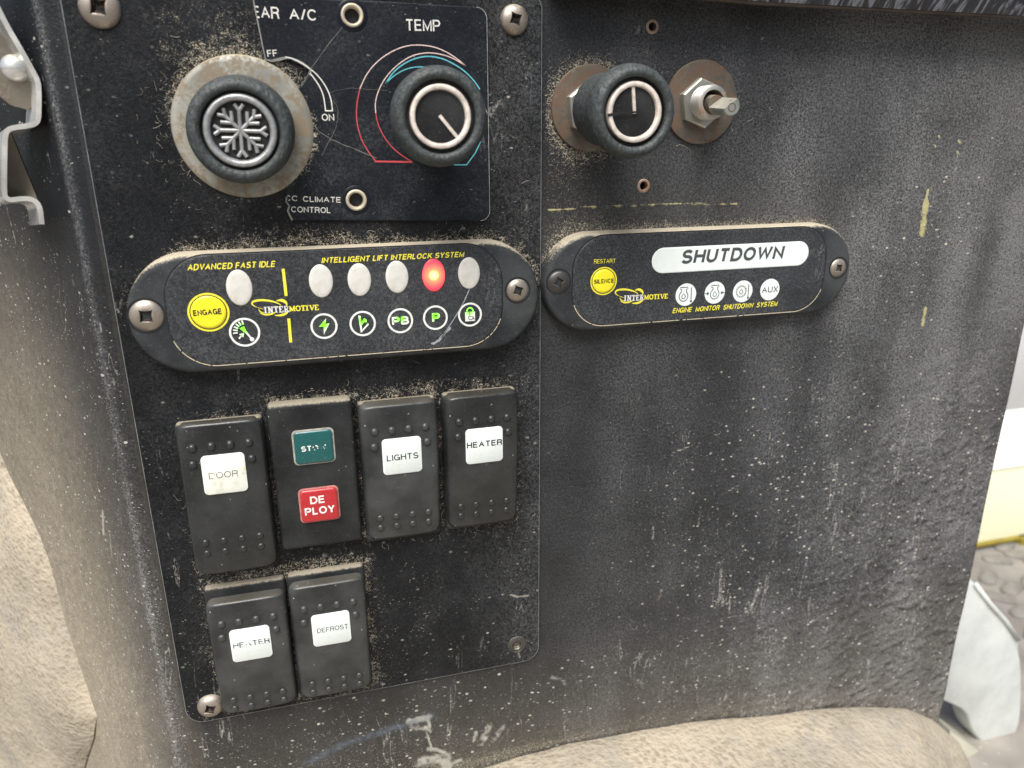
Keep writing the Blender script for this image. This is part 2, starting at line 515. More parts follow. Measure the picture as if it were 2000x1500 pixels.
def thing(name, label, cat, u=0, v=0, h=0, group=None):
    o = bpy.data.objects.new(name, None)
    o.empty_display_size = 0.01
    COL.objects.link(o); o.location = W(u, v, h)
    o['label'] = label; o['category'] = cat
    if group: o['group'] = group
    return o


def tag(o, label, cat, group=None):
    o['label'] = label; o['category'] = cat
    if group: o['group'] = group
    return o


def _arc(cx, cy, rx, ry, a0, a1, n=9):
    return [(cx + rx * math.cos(R(a0 + (a1 - a0) * i / n)), cy + ry * math.sin(R(a0 + (a1 - a0) * i / n))) for i in range(n + 1)]


# grotesque capitals as centre lines: width, strokes in a unit box
GL = {
    ' ': (.30, []), '/': (.42, [[(0, -.03), (1, 1.03)]]),
    'A': (.92, [[(0, 0), (.5, 1), (1, 0)], [(.2, .36), (.8, .36)]]),
    'B': (.78, [[(0, -.08), (0, 1.08)], [(0, 1), (.55, 1)] + _arc(.58, .76, .34, .24, 85, -85, 8) + [(.55, .52), (0, .52)], [(.5, .52)] + _arc(.62, .26, .38, .26, 80, -80, 8) + [(.55, 0), (0, 0)]]),
    'C': (.92, [_arc(.5, .5, .5, .5, 38, 322, 18)]),
    'D': (.84, [[(0, 0), (0, 1), (.45, 1)] + _arc(.45, .5, .55, .5, 80, -80, 12) + [(.45, 0), (0, 0)]]),
    'E': (.72, [[(1, 1), (0, 1), (0, 0), (1.03, 0)], [(0, .52), (.93, .52)]]),
    'F': (.68, [[(1, 1), (0, 1), (0, -.08)], [(0, .5), (.86, .5)]]),
    'G': (.94, [_arc(.5, .5, .5, .5, 42, 330, 18) + [(.98, .44), (.55, .44)], [(.98, .44), (.98, -.05)]]),
    'H': (.80, [[(0, -.08), (0, 1.08)], [(1, -.08), (1, 1.08)], [(0, .52), (1, .52)]]),
    'I': (.0, [[(0, -.08), (0, 1.08)]]),
    'K': (.82, [[(0, -.08), (0, 1.08)], [(.95, 1.05), (0, .34)], [(.33, .58), (1, -.05)]]),
    'L': (.64, [[(0, 1.08), (0, 0), (1, 0)]]),
    'M': (.94, [[(0, -.08), (0, 1), (.5, .02), (1, 1), (1, -.08)]]),
    'N': (.80, [[(0, -.08), (0, 1), (1, 0), (1, 1.08)]]),
    'O': (.95, [_arc(.5, .5, .5, .5, 0, 360, 26)]),
    'P': (.76, [[(0, -.08), (0, 1), (.6, 1)] + _arc(.64, .73, .36, .27, 85, -85, 8) + [(.6, .46), (0, .46)]]),
    'R': (.82, [[(0, -.08), (0, 1), (.6, 1)] + _arc(.62, .75, .34, .25, 85, -85, 8) + [(.6, .5), (0, .5)], [(.62, .5), (.9, .36), (.92, .1), (1, -.06)]]),
    'S': (.80, [_arc(.5, .75, .45, .25, 25, 252, 11) + _arc(.5, .25, .5, .26, 72, -158, 12)]),
    'T': (.80, [[(0, 1), (1, 1)], [(.5, 1), (.5, -.08)]]),
    'U': (.80, [[(0, 1.08), (0, .36)] + _arc(.5, .36, .5, .36, 190, 350, 10) + [(1, .36), (1, 1.08)]]),
    'V': (.88, [[(0, 1.08), (.5, 0), (1, 1.08)]]),
    'W': (1.25, [[(0, 1.08), (.24, 0), (.5, 1), (.76, 0), (1, 1.08)]]),
    'X': (.84, [[(0, -.06), (1, 1.06)], [(0, 1.06), (1, -.06)]]),
    'Y': (.86, [[(0, 1.06), (.5, .44), (1, 1.06)], [(.5, .44), (.5, -.08)]]),
}


def mitred(pts, w):
    P = [np.array(p, float) for p in pts]
    closed = np.linalg.norm(P[0] - P[-1]) < 1e-6
    L = []; Rr = []; n = len(P)
    for i in range(n):
        d0 = P[i] - P[i - 1] if i > 0 else (P[-1] - P[-2] if closed else P[1] - P[0])
        d1 = P[i + 1] - P[i] if i < n - 1 else (P[1] - P[0] if closed else P[-1] - P[-2])
        d0 = d0 / (np.linalg.norm(d0) + 1e-9); d1 = d1 / (np.linalg.norm(d1) + 1e-9)
        n0 = np.array([-d0[1], d0[0]]); n1 = np.array([-d1[1], d1[0]]); m_ = n0 + n1
        l = np.linalg.norm(m_)
        m_ = n0 if l < 1e-3 else m_ / l
        k = min(2.6, 1 / max(.2, float(m_ @ n0)))
        L.append(P[i] + m_ * k * w / 2); Rr.append(P[i] - m_ * k * w / 2)
    return L + Rr, [(i, i + 1, n + i + 1, n + i) for i in range(n - 1)]


def text(mb, s, p0, p1, cap, h, shear=0.0, offset=0.0, clipx=None, space=0.17):
    """p0, p1: ends of the base line (u, v); cap: letter height in mm; weight follows offset"""
    wt = 0.155 + offset * 3.2
    tot = 0; lay = []
    for ch in s:
        w, st = GL[ch]
        lay.append((tot, w, st)); tot += w + (wt + space if ch != ' ' else 0.26)
    tot -= space
    p0 = np.array(p0, float); p1 = np.array(p1, float); d = p1 - p0
    sx = (np.linalg.norm(d) - shear * cap) / (tot * cap); d = d / np.linalg.norm(d); nn = np.array([d[1], -d[0]])
    V_ = []; F_ = []; z = 0
    for x0, w, st in lay:
        for pts in st:
            q = [(x0 * 1.0 + wt / 2 + px * w, wt / 2 + py * (1 - wt)) for px, py in pts]
            q = [(x * sx * cap, y * cap) for x, y in q]
            vs, fs = mitred(q, wt * cap * (0.5 + 0.5 * min(sx, 1.3)))
            o = len(V_)
            for p in vs:
                y = min(max(p[1], 0.0), cap)
                g2 = p0 + d * (p[0] + y * shear) + nn * y
                V_.append((g2[0], g2[1], h + z))
            F_ += [tuple(i + o for i in f) for f in fs]
            z = (z + 0.004) % 0.012
    if clipx is not None:
        bm = bmesh.new(); bv = [bm.verts.new(v) for v in V_]
        for f in F_: bm.faces.new([bv[i] for i in f])
        bmesh.ops.bisect_plane(bm, geom=bm.verts[:] + bm.edges[:] + bm.faces[:], plane_co=(clipx, p0[1], h), plane_no=(1, -0.08, 0), clear_inner=True)
        bm.verts.index_update()
        V_ = [tuple(v.co) for v in bm.verts]; F_ = [tuple(v.index for v in f.verts) for f in bm.faces]; bm.free()
    return mb.add(V_, F_)


def ptext(mb, s, x0, y0, x1, y1, ytop, h, **k):
    """text whose base line runs between two pixels of the photograph at height h"""
    a = at(x0, y0, h); b = at(x1, y1, h); c = at(x0, ytop, h)
    return text(mb, s, a, b, a[1] - c[1], h, **k)


# signed distances in the (u, v) plane, numpy
def sd_rr(U, V, cx, cy, w, hh, r):
    qx = np.abs(U - cx) - w / 2 + r; qy = np.abs(V - cy) - hh / 2 + r
    return np.hypot(np.maximum(qx, 0), np.maximum(qy, 0)) + np.minimum(np.maximum(qx, qy), 0) - r


def sd_c(U, V, cx, cy, r): return np.hypot(U - cx, V - cy) - r


def sd_seg(U, V, pts):
    d = np.full(U.shape, 1e9)
    for (x0, y0), (x1, y1) in zip(pts[:-1], pts[1:]):
        dx, dy = x1 - x0, y1 - y0; L = dx * dx + dy * dy + 1e-9
        t = np.clip(((U - x0) * dx + (V - y0) * dy) / L, 0, 1)
        d = np.minimum(d, np.hypot(U - x0 - t * dx, V - y0 - t * dy))
    return d


def sd_poly(U, V, pts):
    d = sd_seg(U, V, list(pts) + [pts[0]])
    ins = np.zeros(U.shape, bool); n = len(pts)
    for i in range(n):
        x0, y0 = pts[i]; x1, y1 = pts[(i + 1) % n]
        c = ((y0 > V) != (y1 > V)) & (U < (x1 - x0) * (V - y0) / (y1 - y0 + 1e-12) + x0)
        ins ^= c
    return np.where(ins, -d, d)


def sheet(name, u0, u1, v0, v1, step, sdf, h, thick, mat, attrs, parent=None, hfun=None, lip=0.35, fold=None):
    """a sheet of small quads cut to sdf < 0 (holes included), its rims snapped to the cut and turned down"""
    nu = int((u1 - u0) / step) + 1; nv = int((v1 - v0) / step) + 1
    U, V = np.meshgrid(np.linspace(u0, u1, nu), np.linspace(v0, v1, nv))
    U = U.ravel(); V = V.ravel()
    I = np.arange(nu * nv).reshape(nv, nu)
    Q = np.stack([I[:-1, :-1], I[:-1, 1:], I[1:, 1:], I[1:, :-1]], -1).reshape(-1, 4)
    if sdf is not None:
        c = sdf(U[Q].mean(1), V[Q].mean(1)); Q = Q[c < 0]
    E = np.concatenate([Q[:, [0, 1]], Q[:, [1, 2]], Q[:, [2, 3]], Q[:, [3, 0]]])
    key = np.sort(E, 1); k = key[:, 0] * (nu * nv) + key[:, 1]
    _, inv, cnt = np.unique(k, return_inverse=True, return_counts=True)
    BE = E[cnt[inv] == 1]; B = np.unique(BE)
    if sdf is not None:
        for _ in range(3):
            e = 0.05; s = sdf(U[B], V[B])
            gx = (sdf(U[B] + e, V[B]) - s) / e; gy = (sdf(U[B], V[B] + e) - s) / e
            g = gx * gx + gy * gy + 1e-6; ok = np.abs(s) < step * 1.6
            U[B] -= np.where(ok, s * gx / g, 0); V[B] -= np.where(ok, s * gy / g, 0)
    H = np.full(U.shape, float(h)) if hfun is None else h + hfun(U, V)
    used = np.unique(Q); rem = -np.ones(len(U), int); rem[used] = np.arange(len(used))
    Uu, Vv, Hh = U[used], V[used], H[used]; Q = rem[Q]; BE = rem[BE]; B = rem[B]
    n = len(used)
    loc = -np.ones(n, int); loc[B] = np.arange(len(B)) + n
    Ua = np.concatenate([Uu, Uu[B]]); Va = np.concatenate([Vv, Vv[B]]); Ha = np.concatenate([Hh, Hh[B] - thick])
    Q2 = np.stack([BE[:, 1], BE[:, 0], loc[BE[:, 0]], loc[BE[:, 1]]], 1)
    F = np.concatenate([Q, Q2])
    co = np.stack([Ua, -Ha, -Va], 1) * MM
    me = bpy.data.meshes.new(name)
    me.vertices.add(len(co)); me.vertices.foreach_set('co', co.ravel())
    me.loops.add(F.size); me.loops.foreach_set('vertex_index', F.ravel().astype(np.int32))
    me.polygons.add(len(F)); me.polygons.foreach_set('loop_start', np.arange(0, F.size, 4, dtype=np.int32))
    me.update(); me.validate()
    sm = np.zeros(len(me.polygons), bool); sm[:len(Q)] = True
    me.polygons.foreach_set('use_smooth', sm)
    for an, fn in attrs.items():
        a = me.attributes.new(an, 'FLOAT', 'POINT')
        a.data.foreach_set('value', np.clip(fn(Ua, Va), 0, 2).astype(np.float32))
    me.materials.append(M[mat])
    o = bpy.data.objects.new(name, me); COL.objects.link(o)
    if parent: o.parent = parent
    return o


def g(d, s): return np.exp(-np.maximum(d, 0) / s)
def blob(U, V, cx, cy, rx, ry): return np.exp(-(((U - cx) / rx) ** 2 + ((V - cy) / ry) ** 2))
def vn(U, V, s, seed=0):
    """smooth value noise 0..1"""
    x = U / s + 100; y = V / s + 100; xi = np.floor(x).astype(int); yi = np.floor(y).astype(int)
    fx = x - xi; fy = y - yi; fx = fx * fx * (3 - 2 * fx); fy = fy * fy * (3 - 2 * fy)
    def hsh(a, b):
        k = (a * 374761393 + b * 668265263 + seed * 974711) & 0x7fffffff
        k = ((k ^ (k >> 13)) * 1274126177) & 0x7fffffff
        return ((k ^ (k >> 16)) & 0xffff) / 65535.0
    return (hsh(xi, yi) * (1 - fx) + hsh(xi + 1, yi) * fx) * (1 - fy) + (hsh(xi, yi + 1) * (1 - fx) + hsh(xi + 1, yi + 1) * fx) * fy


# ------------------------------------------------------------------ layout measured from the photograph (mm)
PT = 1.2                                    # switch plate thickness
MOD1 = (10.3, 48.6, 123.6, 35.6)            # centre u, v, width, height
MOD2 = (133.4, 46.4, 118.5, 33.2)
SW = {'door': (-31.2, 108.4), 'stow': (-3.5, 104.8), 'lights': (24.2, 107.2), 'heater': (52.1, 106.8),
      'heater2': (-30.2, 167.2), 'defrost': (-3.6, 166.8)}
FL = at(477, 250, 2)                        # centre of the snowflake flange
PLATE = (9.5, 77.2, 129.8, 238.5)
H1 = at(1274, 52); H2 = at(1257, 363)
HA = at(688, 30, 2.2); HB = at(696, 391, 2.2)


def sd_mods(U, V, lim=None):
    a = sd_rr(U, V, *MOD1, 17.5); b = sd_rr(U, V, *MOD2, 16.5)
    return a, b


def sd_sw(U, V):
    d = np.full(U.shape, 1e9)
    for c in SW.values(): d = np.minimum(d, sd_rr(U, V, c[0], c[1], 26, 51, 1))
    return d


# ------------------------------------------------------------------ floor, far things
n = NT('dusty rubber floor')
lump = n.step(n.vor(42, None, 'SMOOTH_F1'), 0.25, 0.75)
fc = n.mix(n.step(n.noise(14, 4, 0.6), 0.35, 0.68), (0.30, 0.275, 0.24), (0.19, 0.18, 0.165))
fc = n.mix(n.mul(lump, 0.5), fc, (0.13, 0.11, 0.095))
fc = n.mix(n.mul(n.step(n.noise(180, 3, .7), 0.62, 0.72), 0.5), fc, (0.5, 0.45, 0.36))
M['floor'] = n.fin(fc, 0.75, 0, n.bump(n.mul(lump, -1), 0.8, 0.004))
FV = 345.0
mb = MB()
mb.add([(-2500, FV, -2500), (2500, FV, -2500), (2500, FV, 2500), (-2500, FV, 2500)], [(0, 1, 2, 3)])
fl = mb.build('floor', 'floor'); fl['kind'] = 'structure'

# raised lozenges of the tread beyond the console
M['tread'] = m_simple('worn rubber stud', (0.23, 0.215, 0.19), 0.6, 0.35, 90, 0.0006)
base_me = None
for px, py in ((1948, 1095), (1990, 1085), (1930, 1128), (1975, 1150), (2012, 1140), (1995, 1195), (2030, 1100), (1962, 1068), (1950, 1168), (2020, 1240)):
    u, h = atv(px, py, FV)
    if base_me is None:
        mb = MB(); mb.loft([[(a * 1.0 * s, 0 - hh, b * s) for a, b in rr(0, 0, 24, 12, 6, 6)] for s, hh in ((1, -0.5), (1, 1.2), (0.8, 2.2))], False, True)
        o = mb.build('floor_stud', 'tread', None, 40); base_me = o.data; st_par = o
    else:
        o = bpy.data.objects.new('floor_stud', base_me); COL.objects.link(o)
    o.parent = fl
    o.location = W(u, FV, h); o.rotation_euler = (0, 0, random.choice((0.5, -0.6)) + random.uniform(-.15, .15))

# yellow painted door sill beyond the console
M['sill'] = m_simple('pale yellow paint', (0.90, 0.88, 0.62), 0.35, 0.05, 40)
M['sill_shadow'] = m_simple('mustard painted shadow', (0.30, 0.24, 0.03), 0.6, 0.3, 60)  # dark yellow paints in the shadow line under the sill
M['wall'] = m_simple('pale grey wall', (0.50, 0.50, 0.49), 0.6, 0.1, 8)
M['sunlit_white'] = m_simple('painted sunlit white', (0.92, 0.92, 0.90), 0.3, 0.05, 20)  # white colour paints in strong sun on the sill top
HS = -210
def rp(x, y, h): return at(x, y, h)
uL, vT = at(1930, 918, HS); _, vB = at(1990, 1046, HS)
_, vTop = at(1990, 806, HS - 130)
sill = thing('door_sill', 'pale yellow painted door sill ledge behind the right edge of the console', 'sill', uL, vB, HS)
mb = MB(); mb.box(-40, 420, vT - vB, 0, -4, 0, 0.6); mb.build('riser', 'sill', sill, 40)
mb = MB(); mb.loft([[(-40, vT - vB - .1, 1.5), (420, vT - vB - .1, 1.5), (420, vTop - vB, -130), (-40, vTop - vB, -130)],
                    [(-40, vT - vB - 4, 1.5), (420, vT - vB - 4, 1.5), (420, vTop - vB - 4, -130), (-40, vTop - vB - 4, -130)]])
mb.build('tread_top', 'sunlit_white', sill, 40)
mb = MB(); mb.box(-40, 420, 0.2, 3.4, -4, 2.5, 0.6); mb.build('shadow_strip', 'sill_shadow', sill, 40)
uc, vc = at(1988, 1046, HS)
mb = MB(); mb.box(uc - uL, uc - uL + 60, 0.2, 13, -2, 5, 1.0); mb.build('bracket', 'sill_shadow', sill, 40)  # dark yellow block for the notch in that shadow line
uw, vw = at(1980, 800, -420)
mb = MB(); mb.box(-200, 900, -900, 60, -8, 0, 1)
wl = mb.build('wall', 'wall'); wl.location = W(uw, vw, -420)
tag(wl, 'blurred light grey wall panel beyond the yellow sill', 'wall')

# white plastic moulding lying on the floor behind the console
HM = -34
out = [at(x, y, HM) for x, y in ((1840, 1085), (1907, 1139), (1932, 1168), (1962, 1203), (1992, 1246), (1990, 1268), (1997, 1300), (1996, 1400),
                                 (1986, 1440), (1970, 1466), (1952, 1473), (1932, 1466), (1905, 1438), (1896, 1420), (1889, 1392), (1850, 1372), (1800, 1355))]
M['moulding'] = m_simple('white plastic', (0.64, 0.67, 0.64), 0.3, 0.2, 45, 0.0004)
c0 = (sum(p[0] for p in out) / len(out), sum(p[1] for p in out) / len(out))
mt = thing('plastic_moulding', 'white chipped plastic moulding on the floor behind the lower right corner of the console', 'plastic part', c0[0], c0[1], HM)
o2 = chaikin([(p[0] - c0[0], p[1] - c0[1]) for p in out] + [(out[0][0] - c0[0], out[0][1] - c0[1])], 2)[:-1]
mb = MB(); mb.loft([[(p[0] * k, p[1] * k, h) for p in o2] for k, h in ((1.0, -12), (1.0, -2), (0.98, -0.6), (0.93, 0))], True, True)
mb.build('body', 'moulding', mt, 50)
rib = [(p[0] - c0[0], p[1] - c0[1]) for p in (at(1907, 1142, HM + 1), at(1935, 1180, HM + 1), at(1965, 1213, HM + 1), at(1990, 1250, HM + 1))]
mb = MB(); mb.tube([(p[0], p[1], 0.3) for p in rib], 1.5); mb.build('ridge', 'moulding', mt, 180)

# ------------------------------------------------------------------ console
con = thing('console', 'black powder coated sheet metal console with chips, dust and runs', 'console', 0, 0, 0)
BU = -62.0


def hdent(U, V):
    k = np.clip((U - 90) / 120, 0, 1) * np.clip((V - 70) / 120, 0, 1)
    return k * 0.9 * (vn(U, V, 26, 3) - .5) + k * 0.25 * (vn(U, V, 9, 4) - .5)


COVER = [at(x, y) for x, y in ((300, 1660), (700, 1545), (900, 1500), (1100, 1445), (1400, 1395), (1560, 1380), (1700, 1375), (1820, 1400), (1900, 1480))]


def f_dust(U, V):
    a, b = sd_mods(U, V)
    d = 0.10 + 0.10 * vn(U, V, 9, 1)
    onright = np.clip((U - 74) / 3, 0, 1)
    d += 0.75 * g(b, 2.6) * np.where(V < 46, 1, .25) + 0.30 * g(b, 10) * np.where(V < 46, 1, 0)
    d += 0.30 * onright * blob(U, V, 84, 10, 16, 30)
    d += 0.22 * onright * np.clip(1 - (U - 74) / 60, 0, 1) * np.clip(1 - V / 90, 0, 1)
    # grime towards the floor
    d += 0.55 * np.clip((V - 196) / 30, 0, 1) * np.clip(1 - (U - 20) / 120, 0.15, 1)
    d += 0.65 * g(sd_seg(U, V, COVER), 5)
    d += 0.35 * np.clip((-56 - U) / 6, 0, 1) * np.clip(0.25 + V / 160, 0.25, 1)
    d += 0.9 * g(sd_c(U, V, *at(1156, 212), 13), 1.6) + 0.35 * g(sd_c(U, V, *at(1156, 212), 13), 7)
    d += 0.25 * blob(U, V, 236, 25, 22, 30) + 0.15 * blob(U, V, 215, 90, 40, 30)
    return d


def f_haze(U, V):
    a, b = sd_mods(U, V)
    return (0.08 * g(b, 12) * np.where(V < 46, 1, .2) + 0.30 * np.clip((-50 - U) / 12, 0, 1) * np.clip(0.1 + V / 200, 0.1, 1)
            + 0.22 * g(sd_seg(U, V, COVER), 7) * (U > 30) + 0.10 * np.clip((V - 185) / 40, 0, 1) + 0.05 * np.clip((U - 200) / 60, 0, 1))


def f_film_sheen(U, V):  # dust plus sheen of door light, painted in as grey towards the right
    k = np.clip((U - 70) / 40, 0, 1)
    f = 0.06 + k * 0.20 + 0.34 * np.clip((U - 130) / 120, 0, 1) + 0.12 * np.clip((V - 190) / 60, 0, 1)
    f += 0.36 * np.clip((U - 140) / 100, 0, 1) * np.clip(1 - (V + 40) / 120, 0, 1)
    f *= 0.55 + 0.75 * vn(U * 1.0, V * 0.25, 13, 8) * (0.5 + vn(U, V, 30, 9))
    return f


def f_chips(U, V):
    k = np.clip((U - 80) / 90, 0, 1) * np.clip((V - 50) / 70, 0, 1)
    k = np.maximum(k, np.clip((V - 190) / 20, 0, 1) * 0.9)
    k = np.maximum(k, 0.75 * blob(U, V, 228, 40, 40, 35))
    return 0.15 + 0.75 * k


def f_pale(U, V):
    p = np.zeros_like(U)
    def streak(pts, w, k=1.0):
        return k * np.exp(-(sd_seg(U, V, [at(*q) for q in pts]) / w) ** 2)
    def blot(pts, w, k=1.0, seed=5):
        rag = vn(U, V, 1.7, seed) * .6 + vn(U, V, .8, seed + 1) * .4
        return k * np.clip(1.25 - sd_seg(U, V, [at(*q) for q in pts]) / w, 0, 1) * (0.45 + 0.75 * rag)
    for pts, w, k, sd in ((((800, 1410), (822, 1404), (838, 1402)), 2.6, 1.0, 5), (((806, 1420), (836, 1424)), 2.2, .9, 6), (((836, 1402), (842, 1430)), 1.0, 1.0, 7),
                          (((834, 1432), (842, 1458)), .9, 1.0, 8), (((838, 1462), (866, 1468)), 2.0, .95, 9), (((822, 1488), (868, 1480), (872, 1500)), 4.0, 1.0, 10),
                          (((925, 1448), (930, 1430)), 1.5, .85, 11), (((940, 1452), (956, 1418)), 3.0, .8, 12), (((962, 1446), (984, 1418)), 2.6, .7, 13),
                          (((985, 1440), (996, 1424)), 2.0, .5, 14), (((880, 1492), (900, 1484)), 1.6, .9, 15), (((1080, 1322), (1098, 1326), (1106, 1340)), 2.2, .7, 16),
                          (((1086, 1350), (1120, 1336), (1150, 1328)), 1.2, .55, 17), (((590, 1500), (640, 1470), (700, 1448), (760, 1430), (830, 1400)), .8, .55, 18)):
        p = np.maximum(p, blot(pts, w, k, sd))
    for x, y, l in ((1285, 1170, 16), (1290, 1210, 12), (1415, 1365, 22), (1450, 1370, 20), (1500, 1365, 14), (1700, 1110, 10), (1815, 1060, 12),
                    (1740, 880, 12), (1800, 920, 9), (1640, 1060, 8), (1245, 60, 9)):
        p = np.maximum(p, blot(((x, y), (x + l * .4, y - l)), 1.3 + rng.random(), .62, int(x)))
    for _ in range(70):
        x = rng.uniform(1300, 1880) ** 1.0; y = rng.uniform(680, 1340); L = rng.uniform(10, 45); a = rng.uniform(-.9, .1)
        p = np.maximum(p, blot(((x, y), (x + L * math.cos(a), y + L * math.sin(a))), .55, rng.uniform(.55, .9), int(x)))
    p = np.maximum(p, 0.45 * blob(U, V, *at(1840, 1000), 12, 20) * vn(U, V, 5, 2))
    return p


def f_yel(U, V):
    def streak(pts, w, k=1.0):
        return k * np.exp(-(sd_seg(U, V, [at(*q) for q in pts]) / w) ** 2)
    rag = vn(U, V, 1.5, 91) * .6 + vn(U, V, .8, 92) * .4
    p = streak(((1812, 372), (1808, 400)), .8) + streak(((1808, 400), (1804, 430), (1802, 455)), 1.9)
    p = np.maximum(p, streak(((1808, 600), (1802, 635)), 1.2, .9))
    p = np.maximum(p, streak(((1060, 412), (1140, 405), (1240, 402), (1330, 398)), 0.5, .9))
    p = np.maximum(p, streak(((1330, 398), (1440, 398)), 0.6, .75))
    for q in ((1832, 265), (1825, 283), (1870, 297), (1872, 275)):
        p = np.maximum(p, streak((q, (q[0] + 3, q[1] + 4)), 0.9, .8))
    return p * (0.45 + 0.8 * rag)


def f_wet(U, V):
    return np.exp(-(sd_seg(U, V, [at(600, 1490), at(680, 1450), at(760, 1425), at(840, 1400)]) / 1.5) ** 2)


sdf_panel = lambda U, V: np.maximum(np.maximum(U - 287.0, -1e9), -np.minimum(sd_c(U, V, *H1, 1.45), sd_c(U, V, *H2, 1.55)))
sheet('front_panel', BU + 5, 287.5, -75, 336, 0.72, sdf_panel, 0, 1.5, 'panel',
      {'dust': f_dust, 'film_sheen': f_film_sheen, 'chips': f_chips, 'pale': f_pale, 'yel': f_yel, 'wet': f_wet,
       'dent': lambda U, V: np.clip((U - 120) / 130, 0, 1) * np.clip((V - 60) / 100, 0.0, 1) + 0.02,
       'haze': f_haze}, con, hdent)

# rounded fold and the side face that runs back to the left
SA = R(52)
def fold(s):
    """distance s along the section, from the front face round the fold and back"""
    r = 9.0; arc = r * SA
    if s < arc:
        a = s / r
        return BU + 5 - r * math.sin(a), -r * (1 - math.cos(a))
    t = s - arc
    return BU + 5 - r * math.sin(SA) - t * math.cos(SA), -r * (1 - math.cos(SA)) - t * math.sin(SA)


def side_panel():
    ss = np.concatenate([np.linspace(0, 9 * SA, 14), np.linspace(9 * SA + 1, 9 * SA + 110, 110)])
    vs = np.linspace(-75, 336, 412); S, V = np.meshgrid(ss, vs)
    xy = np.array([fold(s) for s in ss]); U = np.tile(xy[:, 0], (len(vs), 1)); Hh = np.tile(xy[:, 1], (len(vs), 1))
    Hh = Hh + 0.35 * (vn(S, V, 34, 12) - .5) * np.clip((S - 10) / 10, 0, 1)
    Sf, Vf = S.ravel(), V.ravel(); nu = len(ss); nv = len(vs)
    I = np.arange(nu * nv).reshape(nv, nu)
    Q = np.stack([I[:-1, :-1], I[:-1, 1:], I[1:, 1:], I[1:, :-1]], -1).reshape(-1, 4)
    co = np.stack([U.ravel(), -Hh.ravel(), -Vf], 1) * MM
    me = bpy.data.meshes.new('side_panel'); me.from_pydata(co.tolist(), [], Q.tolist())
    me.polygons.foreach_set('use_smooth', [True] * len(Q))
    k = np.clip(Sf / 40, 0, 1); lowv = np.clip((Vf - 20) / 180, 0, 1)
    dust = 0.04 + 0.30 * k * np.clip(.3 + lowv, 0, 1) + 0.42 * lowv * np.clip(Sf / 20, 0.2, 1) + 0.3 * (vn(Sf, Vf * .3, 6, 5) - .5)
    film_sheen = 0.0 + 0.28 * lowv + 0.0 * k + 0.50 * np.exp(-((Sf - 5.0) / 1.5) ** 2) * (0.6 + 0.6 * vn(Sf, Vf, 14, 77))  # the narrow pale band along the fold paints in its highlight
    pale = np.zeros_like(Sf)
    for (s0, v0), (s1, v1), w, kk in (((24, 118), (27, 128), 1.2, .8), ((22, 126), (24, 136), .9, .7), ((52, 66), (44, 80), .7, .7), ((34, 100), (30, 110), .5, .6), ((14, 50), (13, 56), .5, .6)):
        pale = np.maximum(pale, kk * np.exp(-(sd_seg(Sf, Vf, [(s0, v0), (s1, v1)]) / w) ** 2))
    for i in range(26):
        s0 = rng.uniform(8, 60); v0 = rng.uniform(130, 220); L = rng.uniform(8, 40)
        pale = np.maximum(pale, rng.uniform(.35, .6) * np.exp(-(sd_seg(Sf, Vf, [(s0, v0), (s0 - L * .35, v0 + L)]) / .6) ** 2))
    for nme, arr in (('dust', dust), ('film_sheen', film_sheen), ('pale', pale), ('chips', 0.5 + 0.5 * lowv), ('haze', 0.0 + 0.62 * lowv ** 1.3 * (0.2 + 0.8 * np.clip(Sf / 30, 0, 1)) + 0.40 * np.clip((Sf - 22) / 40, 0, 1) * np.clip((Vf - 10) / 70, 0, 1) + 0.02 * k * np.clip((Sf - 8) / 10, 0, 1)), ('yel', 0 * Sf), ('wet', 0 * Sf), ('dent', 0.05 + 0 * Sf)):
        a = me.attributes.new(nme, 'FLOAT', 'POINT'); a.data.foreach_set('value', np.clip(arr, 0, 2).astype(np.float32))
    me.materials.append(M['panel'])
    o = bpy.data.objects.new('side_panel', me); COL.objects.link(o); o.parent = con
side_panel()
# the return flange on the right edge
mb = MB(); mb.box(285.6, 287.0, -75, 336, -26, -1.6); mb.build('return_flange', 'bezel', con)
# rusty rims of the two empty screw holes and a black sheet standing for the dark behind them
M['rim'] = m_metal('rusty hole rim', (0.40, 0.30, 0.24), 0.7, 0.5, 0.5, (0.30, 0.13, 0.07))
M['rim_pale'] = m_metal('pale grommet', (0.62, 0.55, 0.42), 0.2, 0.5, 0.2)
for c, r in ((H1, 1.45), (H2, 1.55)):
    mb = MB(); mb.lathe([(r + 0.75, 0.02), (r + 0.6, 0.16), (r + .15, 0.34), (r - .12, 0.22), (r - .05, -3.0)], 28, c, (0, 0), False, False)
    mb.build('screw_hole', 'rim', con, 60)
mb = MB(); mb.add([(-50, -75, -12), (284, -75, -12), (284, 336, -12), (-50, 336, -12)], [(0, 1, 2, 3)])
mb.build('dark_backing', 'recess', con)

# ------------------------------------------------------------------ dash pad above
n = NT('wrinkled black vinyl')
wr = n.noise(420, 3, 0.6, n.rotv((0, R(-14), 0), (1.0, 0.25, 0.25)), 0.6)
c = n.mix(n.step(wr, 0.48, 0.62), (0.02, 0.022, 0.028), (0.20, 0.215, 0.25))  # paler grey paints in highlights along the wrinkles
M['pad'] = n.fin(c, 0.36, 0, n.bump(wr, 0.9, 0.0022))
pad = thing('dash_pad', 'wrinkled black vinyl dash pad above the console', 'dash pad', 200, -43.8, 0)
prof = [(-2.2, 0.3), (-1.6, 6), (-1.0, 10), (0.6, 12.6), (-3, 15), (-8, 16.5), (-20, 17), (-34, 15)]
rings = []
for i in range(60):
    u = -125 + i * 5
    lift = 1.4 * math.cos((u + 40) / 120) * 0 - 2.0 * max(0, (-60 - u) / 80)
    tl_ = 1.2 * (u + 100) / 150
    rings.append([(u, v + 3.6 + lift + tl_, h) for v, h in prof] + [(u, -34, 0.3)])
